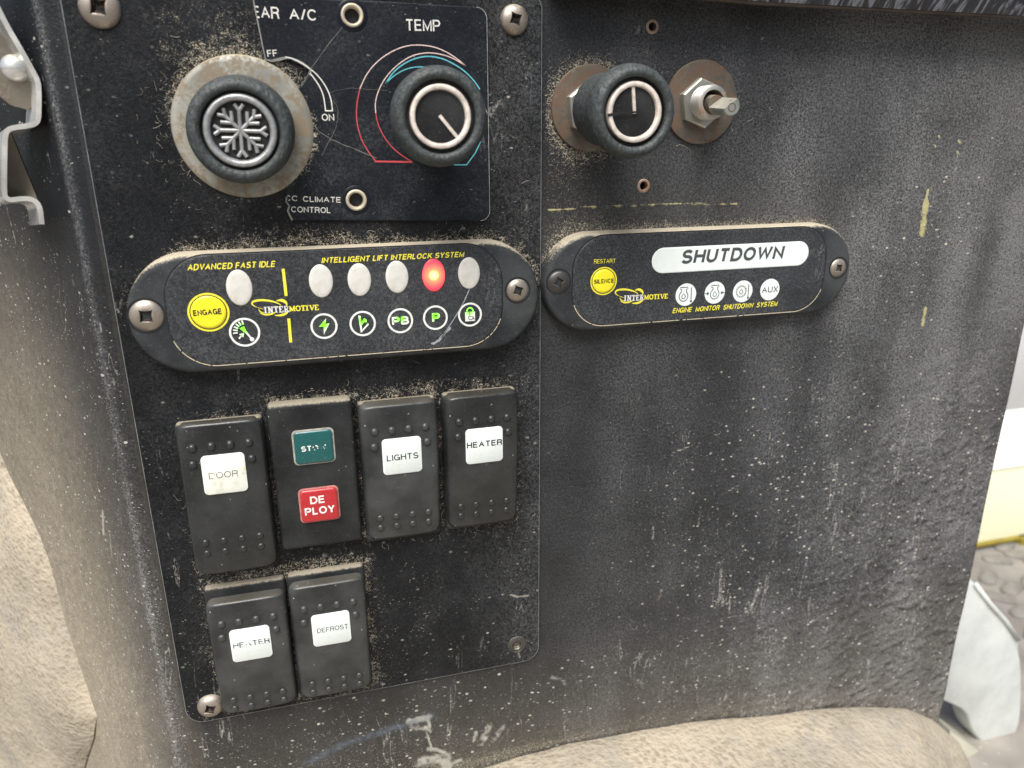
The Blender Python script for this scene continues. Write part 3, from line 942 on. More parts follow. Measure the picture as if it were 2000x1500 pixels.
mb = MB(); mb.loft(rings, True, True); mb.build('padding', 'pad', pad, 60)
M['welt'] = m_plastic('dirty brown welt', (0.05, 0.035, 0.025), 0.6, 0.5, 0.4)
mb = MB(); mb.tube([(-125 + i * 6, 4.3 + 1.2 * (-25 + i * 6) / 150 - 2.0 * max(0, (-60 - (-125 + i * 6)) / 80), 11.5) for i in range(50)], 0.85, 8)
mb.build('welt', 'welt', pad, 180)

# ------------------------------------------------------------------ switch plate
pl = thing('switch_plate', 'black satin sheet plate screwed over the left half of the console, carrying the switches', 'plate', 0, 0, 0)


def p_dust(U, V):
    a, _ = sd_mods(U, V)
    d = 0.13 + 0.22 * vn(U, V, 8, 21) * vn(U, V, 27, 20) * 1.5
    rag = 0.55 + 0.9 * vn(U, V, 4, 22)
    d += 0.65 * g(a, 2.4) * np.where(V < 46, 1, 0.12) * rag + 0.30 * g(a, 7) * np.where(V < 46, 1, 0) * rag
    s = sd_sw(U, V)
    d += 0.52 * g(s, 3.0) * rag + 0.22 * g(s, 8) * rag * (0.6 + 0.6 * (V > 130))
    d += 0.40 * blob(U, V, 30, 78, 50, 4.5) * rag + 0.35 * blob(U, V, -28, 139, 18, 3.2) + 0.3 * blob(U, V, -3, 139, 16, 3.5)
    c = sd_c(U, V, FL[0], FL[1], 19)
    up = np.clip((FL[1] + 6 - V) / 14, 0, 1)
    d += 0.55 * g(c, 2.2) * (0.35 + up) + 0.42 * g(c, 9) * (0.15 + up) * rag
    d += 0.30 * blob(U, V, -22, -26, 20, 14) * rag + 0.22 * blob(U, V, -8, 29, 40, 6)
    d += 0.24 * blob(U, V, 68, 10, 6, 40) + .15 * np.clip((V - 185) / 12, 0, 1)
    d += 0.15 * blob(U, V, 45, 150, 30, 30) * vn(U, V, 3, 23)
    d *= 1 - 0.55 * blob(U, V, -44, 30, 8, 60) - 0.45 * blob(U, V, 10, 74, 60, 3)
    return d


def p_pale(U, V):
    p = 0.7 * np.exp(-(sd_seg(U, V, [at(995, 1158), at(1010, 1162), at(1030, 1160)]) / 0.9) ** 2)
    p = np.maximum(p, 0.0 * U)
    p = np.maximum(p, .45 * np.exp(-(sd_seg(U, V, [at(445, 712), at(432, 760), at(420, 805)]) / 0.35) ** 2))
    for _ in range(24):
        x = rng.uniform(-50, 72); y = rng.uniform(-35, 190); L = rng.uniform(2, 7); a = rng.uniform(-1.5, 1.5)
        p = np.maximum(p, rng.uniform(.35, .5) * np.exp(-(sd_seg(U, V, [(x, y), (x + L * math.cos(a), y + L * math.sin(a))]) / .4) ** 2))
    return p


EMP = at(1009, 1259, 1.2)
zero = lambda U, V: 0 * U
sdf_plate = lambda U, V: np.maximum(sd_rr(U, V, *PLATE, 6), -np.minimum(sd_c(U, V, *EMP, 1.7), np.minimum(sd_c(U, V, *HA, 2.3), sd_c(U, V, *HB, 2.2))))
o = sheet('plate', -55.5, 74.6, -42.2, 196.7, 0.72, sdf_plate, PT, PT - 0.02, 'plate',
          {'dust': p_dust, 'film_sheen': lambda U, V: 0.03 + 0.12 * np.clip((U - 45) / 25, 0, 1) + 0.12 * vn(U, V, 20, 31) * vn(U, V, 6, 32), 'pale': p_pale,
           'chips': lambda U, V: 0.35 + 0.2 * np.clip((V - 100) / 90, 0, 1), 'yel': zero, 'wet': zero, 'dent': zero, 'haze': zero}, pl)
# worn edge of the plate, brightened to paint in light on its rim
M['edge'] = m_simple('worn edge with painted light', (0.24, 0.26, 0.27), 0.4, 0.5, 200, 0.0001, 0.3)
e = rr(PLATE[0], PLATE[1], PLATE[2] - .1, PLATE[3] - .1, 6, 10)
mb = MB(); mb.loft([[(*p, PT - .9) for p in rr(PLATE[0], PLATE[1], PLATE[2] + .06, PLATE[3] + .06, 6, 10)], [(*p, PT - .05) for p in rr(PLATE[0], PLATE[1], PLATE[2] + .04, PLATE[3] + .04, 6, 10)],
                    [(*p, PT + .05) for p in rr(PLATE[0], PLATE[1], PLATE[2] - .05, PLATE[3] - .05, 6, 10)],
                    [(*p, PT + .05) for p in rr(PLATE[0], PLATE[1], PLATE[2] - .42, PLATE[3] - .42, 6, 10)]], False, False)
mb.build('worn_lit_edge', 'edge', pl)


def screw_mesh(r, dome, depth=1.7, ns=72):
    """pan head; the driver recess has four drawn-out corners"""
    def rho(a, k=1.0):
        a += math.pi / 4
        p = 0.80
        return k * r * 0.50 / (abs(math.cos(a)) ** p + abs(math.sin(a)) ** p) ** (1 / p) * 1.06
    hz = lambda x: dome * math.sqrt(max(0.0, 1 - min(1.0, x / r) ** 2.4))
    A = [2 * math.pi * k / ns for k in range(ns)]
    rings = []
    for t in (0.0, .18, .36, .54, .70, .84, .93, .98, 1.0):
        ring = []
        for a in A:
            q = rho(a) * 1.06 * (1 - t) + r * t
            ring.append((q * math.cos(a), q * math.sin(a), hz(q)))
        rings.append(ring)
    rings.append([(r * math.cos(a), r * math.sin(a), -0.8) for a in A])
    lip = [(rho(a) * math.cos(a), rho(a) * math.sin(a), hz(rho(a)) - .12) for a in A]
    mb = MB(); mb.loft([lip] + rings, False, False)
    rc = MB()
    rc.loft([lip, [(rho(a, .86) * math.cos(a), rho(a, .86) * math.sin(a), hz(0) - depth * .6) for a in A],
             [(rho(a, .45) * math.cos(a), rho(a, .45) * math.sin(a), hz(0) - depth) for a in A]], False, True)
    return mb, rc


n = NT('grime in screw recess'); M['grime'] = n.fin(n.mix(n.step(n.noise(1300, 3), .45, .7), (0.006, 0.005, 0.005), (0.10, 0.065, 0.045)), 0.7)
def screw(parent, px, py, h, r, dome, rot, mat='screw', lab=None):
    u, v = at(px, py, h + dome * .5)
    a, b = screw_mesh(r, dome)
    o = a.build('screw', mat, parent, 60)
    o.location = Vector(W(u, v, h)) - parent.location
    o.rotation_euler = (0, rot, 0)
    b.build('recess', 'grime', o, 40)
    if lab: o['label'] = lab
    return o


screw(pl, 193, 14, PT, 5.1, 2.3, 0.12, lab='tarnished cross-head screw at the top left of the plate')
screw(pl, 1006, 38, PT, 4.3, 2.2, 0.25, lab='rusty cross-head screw at the top right of the plate')
screw(pl, 411, 1382, PT, 4.5, 2.6, 0.35, lab='tarnished screw at the bottom left of the plate')
# rivet ring with an empty centre, bottom right
mb = MB(); mb.lathe([(3.7, 0.0), (3.7, 0.25), (3.2, 0.5), (2.9, 0.3), (2.3, 0.6), (1.75, 0.3), (1.5, -2.5)], 40, (0, 0), (0, 0), False, False)
o = mb.build('empty_rivet', 'screw_dark', pl, 60); o.location = W(EMP[0], EMP[1], PT)
mb = MB(); mb.disc((0, 0), 1.7, -0.9); mb.build('plug', 'washer', o)

# ------------------------------------------------------------------ broken legend sheet
LH = PT + 0.9
lg = thing('climate_legend_plate', 'broken navy black engraved legend sheet for rear air conditioning, cracked around the knobs', 'legend plate', 0, 0, 0)
tear = [(493, -12), (497, 12), (503, 40), (508, 65), (514, 95), (519, 117), (530, 119), (544, 116), (556, 113), (566, 114), (578, 118), (590, 124), (600, 131), (607, 138),
        (603, 146), (596, 155), (588, 166), (560, 200), (548, 260), (552, 330), (560, 384), (559, 394), (565, 402), (562, 412), (566, 421), (571, 430)]
lout = [at(x, y, LH) for x, y in tear]
lr = [at(945, 431.5, LH), at(961, 30, LH)]
U1, V1b = at(945, 431.5, LH); U2 = at(961, 30, LH)[0]; Um = (U1 + U2) / 2 + 0.3
V0t = at(740, 6, LH)[1]
def arc(cx, cy, r, a0, a1, k=6): return [(cx + r * math.cos(R(a0 + (a1 - a0) * i / k)), cy + r * math.sin(R(a0 + (a1 - a0) * i / k))) for i in range(k + 1)]
lout = lout + arc(Um - 3, V1b - 3, 3, 90, 0) + arc(Um - 3, V0t + 3, 3, 0, -90)
sdf_l = lambda U, V: np.maximum(sd_poly(U, V, lout), -np.minimum(sd_c(U, V, *HA, 2.35), sd_c(U, V, *HB, 2.2)))


def l_dust(U, V):
    d = 0.10 + 0.12 * vn(U, V, 10, 41)
    c = sd_c(U, V, FL[0], FL[1], 19)
    d += 0.55 * g(c, 1.6) + 0.42 * g(c, 5) * vn(U, V, 3, 42)
    k = sd_c(U, V, 37, -5, 13)
    d += 0.16 * g(np.abs(k), 4)
    d += 0.22 * blob(U, V, 6, 8, 8, 10)
    return d


sheet('legend_sheet', -8, 62, V0t - .5, V1b + .5, 0.42, sdf_l, LH, 0.85, 'label',
      {'dust': l_dust, 'film_sheen': lambda U, V: 0.02 + 0.10 * vn(U, V, 12, 44) * vn(U, V, 5, 45), 'pale': zero, 'chips': lambda U, V: 0.25 + 0 * U, 'yel': zero, 'wet': zero, 'dent': zero, 'haze': zero}, lg)
M['edge2'] = m_simple('pale broken edge', (0.30, 0.30, 0.28), 0.5, 0.5, 300, 0.0001)
mb = MB()
mb.ribbon([at(x, y, LH) for x, y in tear[:6]], 0.30, LH + 0.03)
mb.ribbon([at(x + 1, y, LH) for x, y in tear[5:15]], lambda t: 0.30 + 0.5 * abs(math.sin(t * 7)), LH + 0.035)
mb.ribbon([at(x, y, LH) for x, y in tear[20:]], 0.5, LH + 0.03)
mb.ribbon(arc(Um - 3.1, V1b - 3.1, 3, 90, 0) + arc(Um - 3.1, V0t + 3.1, 3, 0, -90), 0.2, LH + 0.03)
o_ = mb.build('broken_edge', 'edge2', lg); o_['kind'] = 'stuff'
Z = LH + 0.04
for s, a, kw in (('EAR', (494, 35, 546, 37.5, 11), dict(clipx=at(502.5, 33, Z)[0])), ('A/C', (566, 38.5, 620, 41, 16), {}),
                 ('TEMP', (793, 60, 860, 61.5, 37), {}), ('ON', (629, 236, 653, 236.5, 222), {}), ('FF', (523, 111, 543, 110, 98), {}),
                 ('CC', (557, 392, 582, 393, 381), dict(clipx=at(563, 388, Z)[0])), ('CLIMATE', (592, 394, 666, 396, 383), {}),
                 ('CONTROL', (569, 414.5, 646, 416.5, 403), {})):
    mb = MB(); ptext(mb, s, *a, Z, **kw); mb.build('lettering', 'off_white', lg)
z3 = lambda pts: chaikin([at(x / 3.261 + 640, y / 3.261, Z) for x, y in pts])
z6 = lambda pts: chaikin([at(x / 7.5 + 500, y / 7.5 + 100, Z) for x, y in pts])
outer = [(880, 420), (800, 355), (700, 303), (600, 285), (500, 290), (400, 330), (310, 395), (245, 475), (205, 565)]
outer2 = [(205, 565), (185, 660), (182, 750), (200, 850), (240, 940), (305, 1027)]
inner = [(880, 420), (790, 365), (700, 340), (620, 335), (530, 355), (440, 415), (370, 490), (325, 570), (302, 650), (306, 720)]
inner2 = [(306, 720), (315, 775), (345, 850), (400, 930), (470, 990), (540, 1032)]
mb = MB(); mb.ribbon(z3(outer), 0.28, Z); mb.ribbon(z3(inner), 0.28, Z); mb.build('heat_band', 'pink_print', lg)
mb = MB(); mb.ribbon(z3(outer2), 0.31, Z); mb.ribbon(z3(inner2), 0.28, Z); mb.ribbon([at(x / 3.261 + 640, y / 3.261, Z) for x, y in ((300, 1028), (540, 1032))], 0.5, Z + .01)
mb.build('heat_band', 'red_print', lg)
mb = MB()
mb.ribbon(z3([(370, 530), (420, 455), (500, 395), (580, 365), (650, 357), (730, 372), (800, 405), (870, 450), (930, 510), (970, 570)]), 0.36, Z + .01)
mb.ribbon(z3([(370, 530), (430, 475), (500, 438), (570, 425), (640, 428), (720, 450)]), 0.3, Z + .01)
mb.ribbon([at(x / 3.261 + 640, y / 3.261, Z) for x, y in ((800, 1050), (885, 1050), (940, 975), (975, 900))], 0.34, Z + .01)
mb.build('cool_band', 'blue_print', lg)
mb = MB()
mb.ribbon(z6([(820, 280), (900, 350), (980, 450), (1040, 550), (1080, 640), (1108, 750), (1120, 875)]), 0.32, Z)
mb.ribbon(z6([(790, 320), (870, 420), (940, 530), (985, 640), (1005, 750), (1020, 875)]), 0.32, Z)
mb.ribbon([at(x / 7.5 + 500, y / 7.5 + 100, Z) for x, y in ((1010, 873), (1128, 873))], 0.35, Z + .01)
mb.ribbon(z6([(430, 85), (520, 100), (650, 160), (760, 235), (820, 280)]), 0.3, Z + .02)
mb.build('scale_band', 'off_white', lg)
M['crack'] = m_simple('pale crack', (0.17, 0.165, 0.15), 0.6, 0.6, 400, 0.0001)
def crack(parent, pts, w, h, mat='crack', jit=0.12):
    q = chaikin([at(x, y, h) for x, y in pts], 2)
    q = [(a + random.uniform(-jit, jit), b + random.uniform(-jit, jit)) for a, b in q]
    mb = MB(); mb.ribbon(q, lambda t: w * (0.6 + 0.6 * random.random()), h)
    L = parent.location
    o = mb.build('crack', mat, parent); o.location = -Vector(L)
    return o
crack(lg, [(677, 44), (655, 70), (630, 102), (606, 136)], 0.16, Z + .02)
crack(lg, [(617, 252), (640, 268), (660, 278), (700, 294), (735, 309)], 0.22, Z + .02)
crack(lg, [(659, 235), (655, 255), (640, 280), (628, 305)], 0.14, Z + .02)
crack(lg, [(650, 196), (660, 208), (660, 232)], 0.12, Z + .02)
crack(lg, [(644, 181), (665, 175), (690, 172), (740, 175), (757, 177)], 0.09, Z + .02)
crack(lg, [(606, 137), (600, 150), (588, 168)], 0.4, Z + .02)
for c, hh in ((HA, 1), (HB, 1)):
    mb = MB(); mb.lathe([(3.15, LH + .02), (3.1, LH + .35), (2.75, LH + .6), (2.3, LH + .4), (2.05, LH - .4), (2.0, LH - 4)], 36, c, (0, 0), False, False)
    mb.build('grommet', 'rim_pale', lg, 60)
    mb = MB(); mb.lathe([(4.3, LH + .02), (4.2, LH + .1), (3.2, LH + .12)], 36, c, (0, 0), False, False); mb.build('halo', 'label', lg, 60)

# ------------------------------------------------------------------ snowflake knob
kn = thing('snowflake_knob', 'black rubber knob with a silver snowflake emblem on a corroded metal flange', 'knob', FL[0], FL[1], PT)
mb = MB(); mb.lathe([(19.1, 0), (19.2, 0.5), (18.9, 0.95), (17.5, 1.15), (12, 1.1), (11, 1.1)], 96); mb.build('flange', 'flange', kn, 50)
cc = at(469.5, 256, 15); tl = ((cc[0] - FL[0]) / 14, (cc[1] - FL[1]) / 14)
mb = MB(); mb.lathe([(12.4, 1.0), (13.4, 2.0), (13.9, 5), (14.0, 9), (13.8, 12), (13.0, 13.8), (12.0, 14.5), (11.0, 14.6), (10.35, 14.1), (10.15, 13)], 96, (0, 0), tl, False, False)
mb.build('grip', 'grip', kn, 180)
mb = MB(); mb.lathe([(10.3, 13.2), (10.1, 12.0), (9.6, 11.9), (0.01, 11.9)], 72, (0, 0), tl, False, False); mb.build('recess', 'recess', kn)
mb = MB(); mb.lathe([(9.45, 11.9), (9.4, 13.6), (9.0, 14.1), (8.2, 14.1), (7.7, 13.7), (7.5, 12.0)], 80, (0, 0), tl, False, False); mb.build('ring', 'flake', kn, 180)
mb = MB()
cu, cv = tl[0] * 12.8, tl[1] * 12.8
def flake_arm(a):
    ca, sa = math.cos(a), math.sin(a)
    f = lambda x, y: (cu + x * ca - y * sa, cv + x * sa + y * ca, 12.7)
    mb.tube([f(0, 0), f(5.6, 0)], 0.55, 8)
    for s in (1, -1):
        mb.tube([f(5.1, 0), f(6.7, 1.15 * s)], 0.55, 8)
    return f
for k in range(8):
    a = R(45 * k + 2); f = flake_arm(a)
    if k % 2:
        for s in (1, -1):
            mb.tube([f(2.7, 0), f(4.9, 2.05 * s)], 0.52, 8)
mb.disc((cu, cv), 7.6, 12.15, 60)
mb.build('snowflake', 'flake', kn, 50)
mb = MB(); mb.disc((cu, cv), 7.6, 12.25, 60); mb.build('emblem_ground', 'recess', kn)


# ------------------------------------------------------------------ knurled knobs
def knob(parent, hb, hf, seg=120, cracked=False, ang=0.8, tilt=(0, 0), barrel=True):
    """grip, cap, ring and pointer; local coordinates, front face at hf"""
    L = hf - hb
    mb = MB()
    mb.lathe([(10.6, hb - .3), (11.4, hb), (12.2, hb + .9), (12.6, hb + 2.4), (12.7, hf - 3.6), (12.4, hf - 1.9), (11.7, hf - .7), (10.9, hf - .1), (10.1, hf - .1), (9.5, hf - .5), (9.2, hf - 1.4)],
             seg, (0, 0), tilt, False, False)
    mb.build('grip', 'grip', parent, 180)
    t = lambda h: (tilt[0] * h, tilt[1] * h)
    mb = MB(); mb.lathe([(9.3, hf - 1.0), (9.1, hf - 2.6), (0.01, hf - 2.6)], 64, (0, 0), tilt, False, False); mb.build('recess', 'recess', parent, 40)
    mb = MB(); mb.lathe([(8.1, hf - 2.7), (8.05, hf - 1.0), (7.8, hf - .8), (7.0, hf - .8), (6.75, hf - 1.0), (6.6, hf - 2.0)], 72, (0, 0), tilt, False, False)
    ro = mb.build('ring', 'silver_warm', parent, 50)
    c = t(hf - 1.8)
    mb = MB(); mb.lathe([(6.75, hf - 1.9), (3, hf - 1.75), (0.01, hf - 1.7)], 64, (0, 0), tilt, False, False); mb.build('cap', 'cap', parent, 60)
    d = (math.cos(ang), math.sin(ang)); nrm = (-d[1], d[0])
    p = [(-0.4, .42), (7.2, .42), (7.2, -.42), (-0.4, -.42)]
    q = [(c[0] + x * d[0] + y * nrm[0], c[1] + x * d[1] + y * nrm[1]) for x, y in p]
    mb = MB(); mb.loft([[(*a, hf - 1.85) for a in q], [(*a, hf - 1.25) for a in q]], False, True)
    mb.build('pointer', 'silver_warm', parent)


def shaft_set(parent, seed):
    mb = MB(); mb.lathe([(13.0, 0), (13.1, 0.5), (12.9, 1.1), (12.0, 1.35), (5.4, 1.35)], 72); mb.build('washer', 'washer', parent, 40)


KB = 0
ctemp = at(861.5, 228, 33)
tk = thing('temperature_knob', 'black rubber temperature knob pointing lower right beside the TEMP legend', 'knob', ctemp[0], ctemp[1], PT)
knob(tk, 23, 32.5, ang=R(50))
mb = MB(); mb.lathe([(7.5, 1), (7.5, 20)], 40, cap1=False); mb.build('barrel', 'cap', tk, 50)

w3 = at(1154, 212, 1)
k3 = thing('outer_knob', 'black rubber knob with cracked cap on a loose shaft, left of the bare shaft', 'knob', w3[0], w3[1], 0)
shaft_set(k3, 1)
c3 = at(1243.5, 219.5, 34); tl3 = ((c3[0] - w3[0]) / 34, (c3[1] - w3[1]) / 34)
knob(k3, 26, 34, ang=R(-96), tilt=tl3)
mb = MB()
rings = []
prof = [(9.0, 11), (10.2, 11.4), (10.6, 12.5), (10.7, 20), (10.8, 25.8)]
mb.lathe(prof, 72, (0, 0), tl3, True, False); mb.build('barrel', 'grip', k3, 180)
mb = MB()
for k in range(72):                                  # moulded ridges where barrel meets grip
    a = 2 * math.pi * k / 72; r = 10.75
    cu, cv = tl3[0] * 25, tl3[1] * 25
    p0 = (cu + r * math.cos(a), cv + r * math.sin(a), 23.6); p1 = (cu + (r + .9) * math.cos(a), cv + (r + .9) * math.sin(a), 26.0)
    mb.tube([p0, p1], 0.24, 5)
o = mb.build('ridges', 'grip', k3); o['kind'] = 'stuff'
def hexnut(parent, af, h0, h1, rot, c=(0, 0)):
    rc = af / math.sqrt(3)
    mb = MB()
    pr = lambda k, h: [(c[0] + rc * k * math.cos(R(60 * i + rot)), c[1] + rc * k * math.sin(R(60 * i + rot)), h) for i in range(6)]
    mb.loft([pr(1, h0), pr(1, h1 - .5), pr(.93, h1)], False, True)
    return mb.build('nut', 'zinc', parent)
hexnut(k3, 15.5, 1.35, 4.6, 22)
mb = MB(); mb.lathe([(5.2, 4), (5.2, 9), (3, 9), (3, 12)], 40, (0.5, 0), (.3, 0), cap1=True); mb.build('bushing', 'bush', k3, 40)
# crack across the cap
cp = at(1245, 219, 32.6)
mb = MB()
kk = [((-8.3, 0.9), (-6.0, 0.5), (-4, .15), (-2.2, .1), (-1.0, .05), (0.2, .0), (1.0, -.25), (2.0, -0.9), (3.2, -1.3))]
q = [(tl3[0] * 32.5 + x, tl3[1] * 32.5 + y) for x, y in kk[0]]
mb.ribbon(q, lambda t: 0.75 * (1 - t) ** 0.5 + 0.08, 33.25); mb.build('crack', 'recess', k3)

w4 = at(1370.5, 200.5, 1)
k4 = thing('bare_shaft', 'bare potentiometer shaft in a threaded bushing with nut and rusty washer, knob missing', 'shaft', w4[0], w4[1], 0)
shaft_set(k4, 2)
hexnut(k4, 13.6, 1.35, 4.2, 20, (-0.9, 0.3))
mb = MB(); pf = [(5.3, 3.0)]
for k in range(9):
    pf += [(5.3, 4.2 + k * .55), (5.0, 4.45 + k * .55)]
pf += [(5.2, 9.2), (4.7, 9.6), (3.7, 9.6), (3.6, 9.0), (3.5, 4)]
mb.lathe(pf, 48, (-0.6, 0.2), (0, 0), False, False); mb.build('bushing', 'bush', k4, 40)
mb = MB(); mb.lathe([(3.5, 5), (0.01, 5)], 32, (-0.6, 0.2), (0, 0), False, False); mb.build('bore', 'recess', k4)
te = at(1428, 207, 20)
tl4 = ((te[0] - w4[0] + .6) / 20, (te[1] - w4[1] - .2) / 20)
M['shaft'] = m_metal('greenish zinc shaft', (0.50, 0.52, 0.48), 0.15, 0.35, 0.8)
def dsec(r, cut, c, h, rot=R(-35)):
    pts = []
    for i in range(28):
        a = 2 * math.pi * i / 28; x = r * math.cos(a); y = r * math.sin(a); y = max(y, -cut)
        pts.append((c[0] + x * math.cos(rot) - y * math.sin(rot), c[1] + x * math.sin(rot) + y * math.cos(rot), h))
    return pts
cpos = lambda h: (-.6 + tl4[0] * h, .2 + tl4[1] * h)
mb = MB(); mb.loft([dsec(2.9, 2.9, cpos(5), 5), dsec(2.9, 2.9, cpos(11.5), 11.5)], False, True); mb.build('shaft_root', 'washer', k4, 40)
mb = MB(); mb.loft([dsec(2.95, .9, cpos(11.5), 11.5), dsec(2.95, .9, cpos(20), 20), dsec(2.6, .8, cpos(20.5), 20.5)], True, True); mb.build('flatted_shaft', 'shaft', k4, 40)
mb = MB(); c = cpos(20.5); mb.ring((c[0], c[1] + .4), 1.2, 0.35, 20.56, 24); mb.build('end_groove', 'washer', k4)


# ------------------------------------------------------------------ modules
def clean(U, V): return 0 * U


def module(name, label, geo, hb, hh, endr, overlay, oattr):
    cu, cv, w, hgt = geo
    t = thing(name, label, 'control module', cu, cv, hb)
    mb = MB()
    prof = [(-0.1, 0), (0, 0.8), (0.15, hh - 1.7), (0.35, hh - 1.0), (0.75, hh - .45), (1.3, hh - .12), (2.0, hh)]
    rrloft(mb, w, hgt, endr, prof, n=18)
    mb.build('housing', 'housing', t, 180)
    u0, u1, v0, v1, r = overlay
    ou, ov = (u0 + u1) / 2 - cu, (v0 + v1) / 2 - cv
    sdfo = lambda U, V: sd_rr(U, V, ou, ov, u1 - u0, v1 - v0, r)
    sheet('label_plate', u0 - cu - .3, u1 - cu + .3, v0 - cv - .3, v1 - cv + .3, 0.6, sdfo, hh + 0.22, 0.25, 'overlay', oattr, t)
    mb = MB()
    mb.loft([[(*p, hh + 0.06) for p in rr(ou, ov, u1 - u0 + .7, v1 - v0 + .7, r + .35, 14)], [(*p, hh + 0.06) for p in rr(ou, ov, u1 - u0 - .6, v1 - v0 - .6, r, 14)]], False, False)
    mb.build('groove', 'recess', t)
    mb = MB()
    a = [(p[0], p[1]) for p in rr(ou, ov, u1 - u0 + .2, v1 - v0 + .2, r + .1, 14)]
    n4 = len(a) // 4
    mb.ribbon(a[n4 + 3:3 * n4 - 3], 0.28, hh + 0.25)
    mb.build('dirt_line', 'edge_dust', t)
    return t


M['edge_dust'] = m_print('dust in the seam', (0.50, 0.44, 0.32), 0.40, 500, 0.9)
HM1 = 6.2
Z1 = PT + HM1 + 0.26
oa = {'dust': lambda U, V: 0.14 + 0.12 * vn(U, V, 7, 51) + 0.35 * g(17.2 - np.abs(V), .8), 'film_sheen': lambda U, V: 0.10 + 0.12 * vn(U, V, 9, 52), 'pale': zero,
      'chips': lambda U, V: 0.0 * U, 'yel': zero, 'wet': zero, 'dent': zero, 'haze': zero}
L0 = at(323, 590, Z1)[0]; L1 = at(981, 600, Z1)[0]
Vt = at(640, 488, Z1)[1]; Vb = at(640, 697, Z1)[1]
m1 = module('lift_interlock_module', 'long black rounded control module with ENGAGE button and lift interlock indicator windows', MOD1, PT, HM1, 17.6, (L0, L1, Vt, Vb, 12.5), oa)


def loc(parent, obj):
    """geometry given in console coordinates, hung under a thing placed elsewhere"""
    obj.location = -Vector(parent.location)
    return obj


def oval(parent, px, py, w, hgt, h, mat, name='indicator_window', dome=0.35, lab=None):
    u, v = at(px, py, h)
    mb = MB(); seg = 44; rings = []
    for k, z in ((1, -.1), (1, .1), (.93, dome * .7), (.7, dome), (.4, dome * 1.1), (.05, dome * 1.15)):
        rings.append([(w / 2 * k * math.cos(2 * math.pi * i / seg), hgt / 2 * k * math.sin(2 * math.pi * i / seg), z) for i in range(seg)])
    mb.loft(rings, False, True)
    o = mb.build(name, mat, parent, 180)
    o.location = Vector(W(u, v, h)) - Vector(parent.location)
    if lab: o['label'] = lab
    return o


for px, py in ((467.5, 562), (627, 549), (702, 546.5), (775.5, 541), (916, 533.5)):
    oval(m1, px, py, 7.25 if px < 500 else 7.0, 10.6 if px < 500 else 10.0, Z1, 'window')
oval(m1, 847, 537.5, 7.1, 10.2, Z1, 'glow_red', lab='glowing red indicator window')


def ink(parent, mb, mat, name='lettering'):
    return loc(parent, mb.build(name, mat, parent))


T = Z1 + 0.03
for s, a, k in (('ADVANCED FAST IDLE', (366, 529, 540, 521.5, 516), dict(shear=.25, offset=.018)),
                ('INTELLIGENT LIFT INTERLOCK SYSTEM', (628, 514.5, 908, 502, 503), dict(shear=.25, offset=.018))):
    mb = MB(); ptext(mb, s, *a, T, **k); ink(m1, mb, 'yellow')
for a, b in (((553, 525), (559, 578)), ((564, 622), (568, 669))):
    mb = MB(); mb.ribbon([at(*a, T), at(*b, T)], 0.85, T); ink(m1, mb, 'yellow', 'divider_bar')


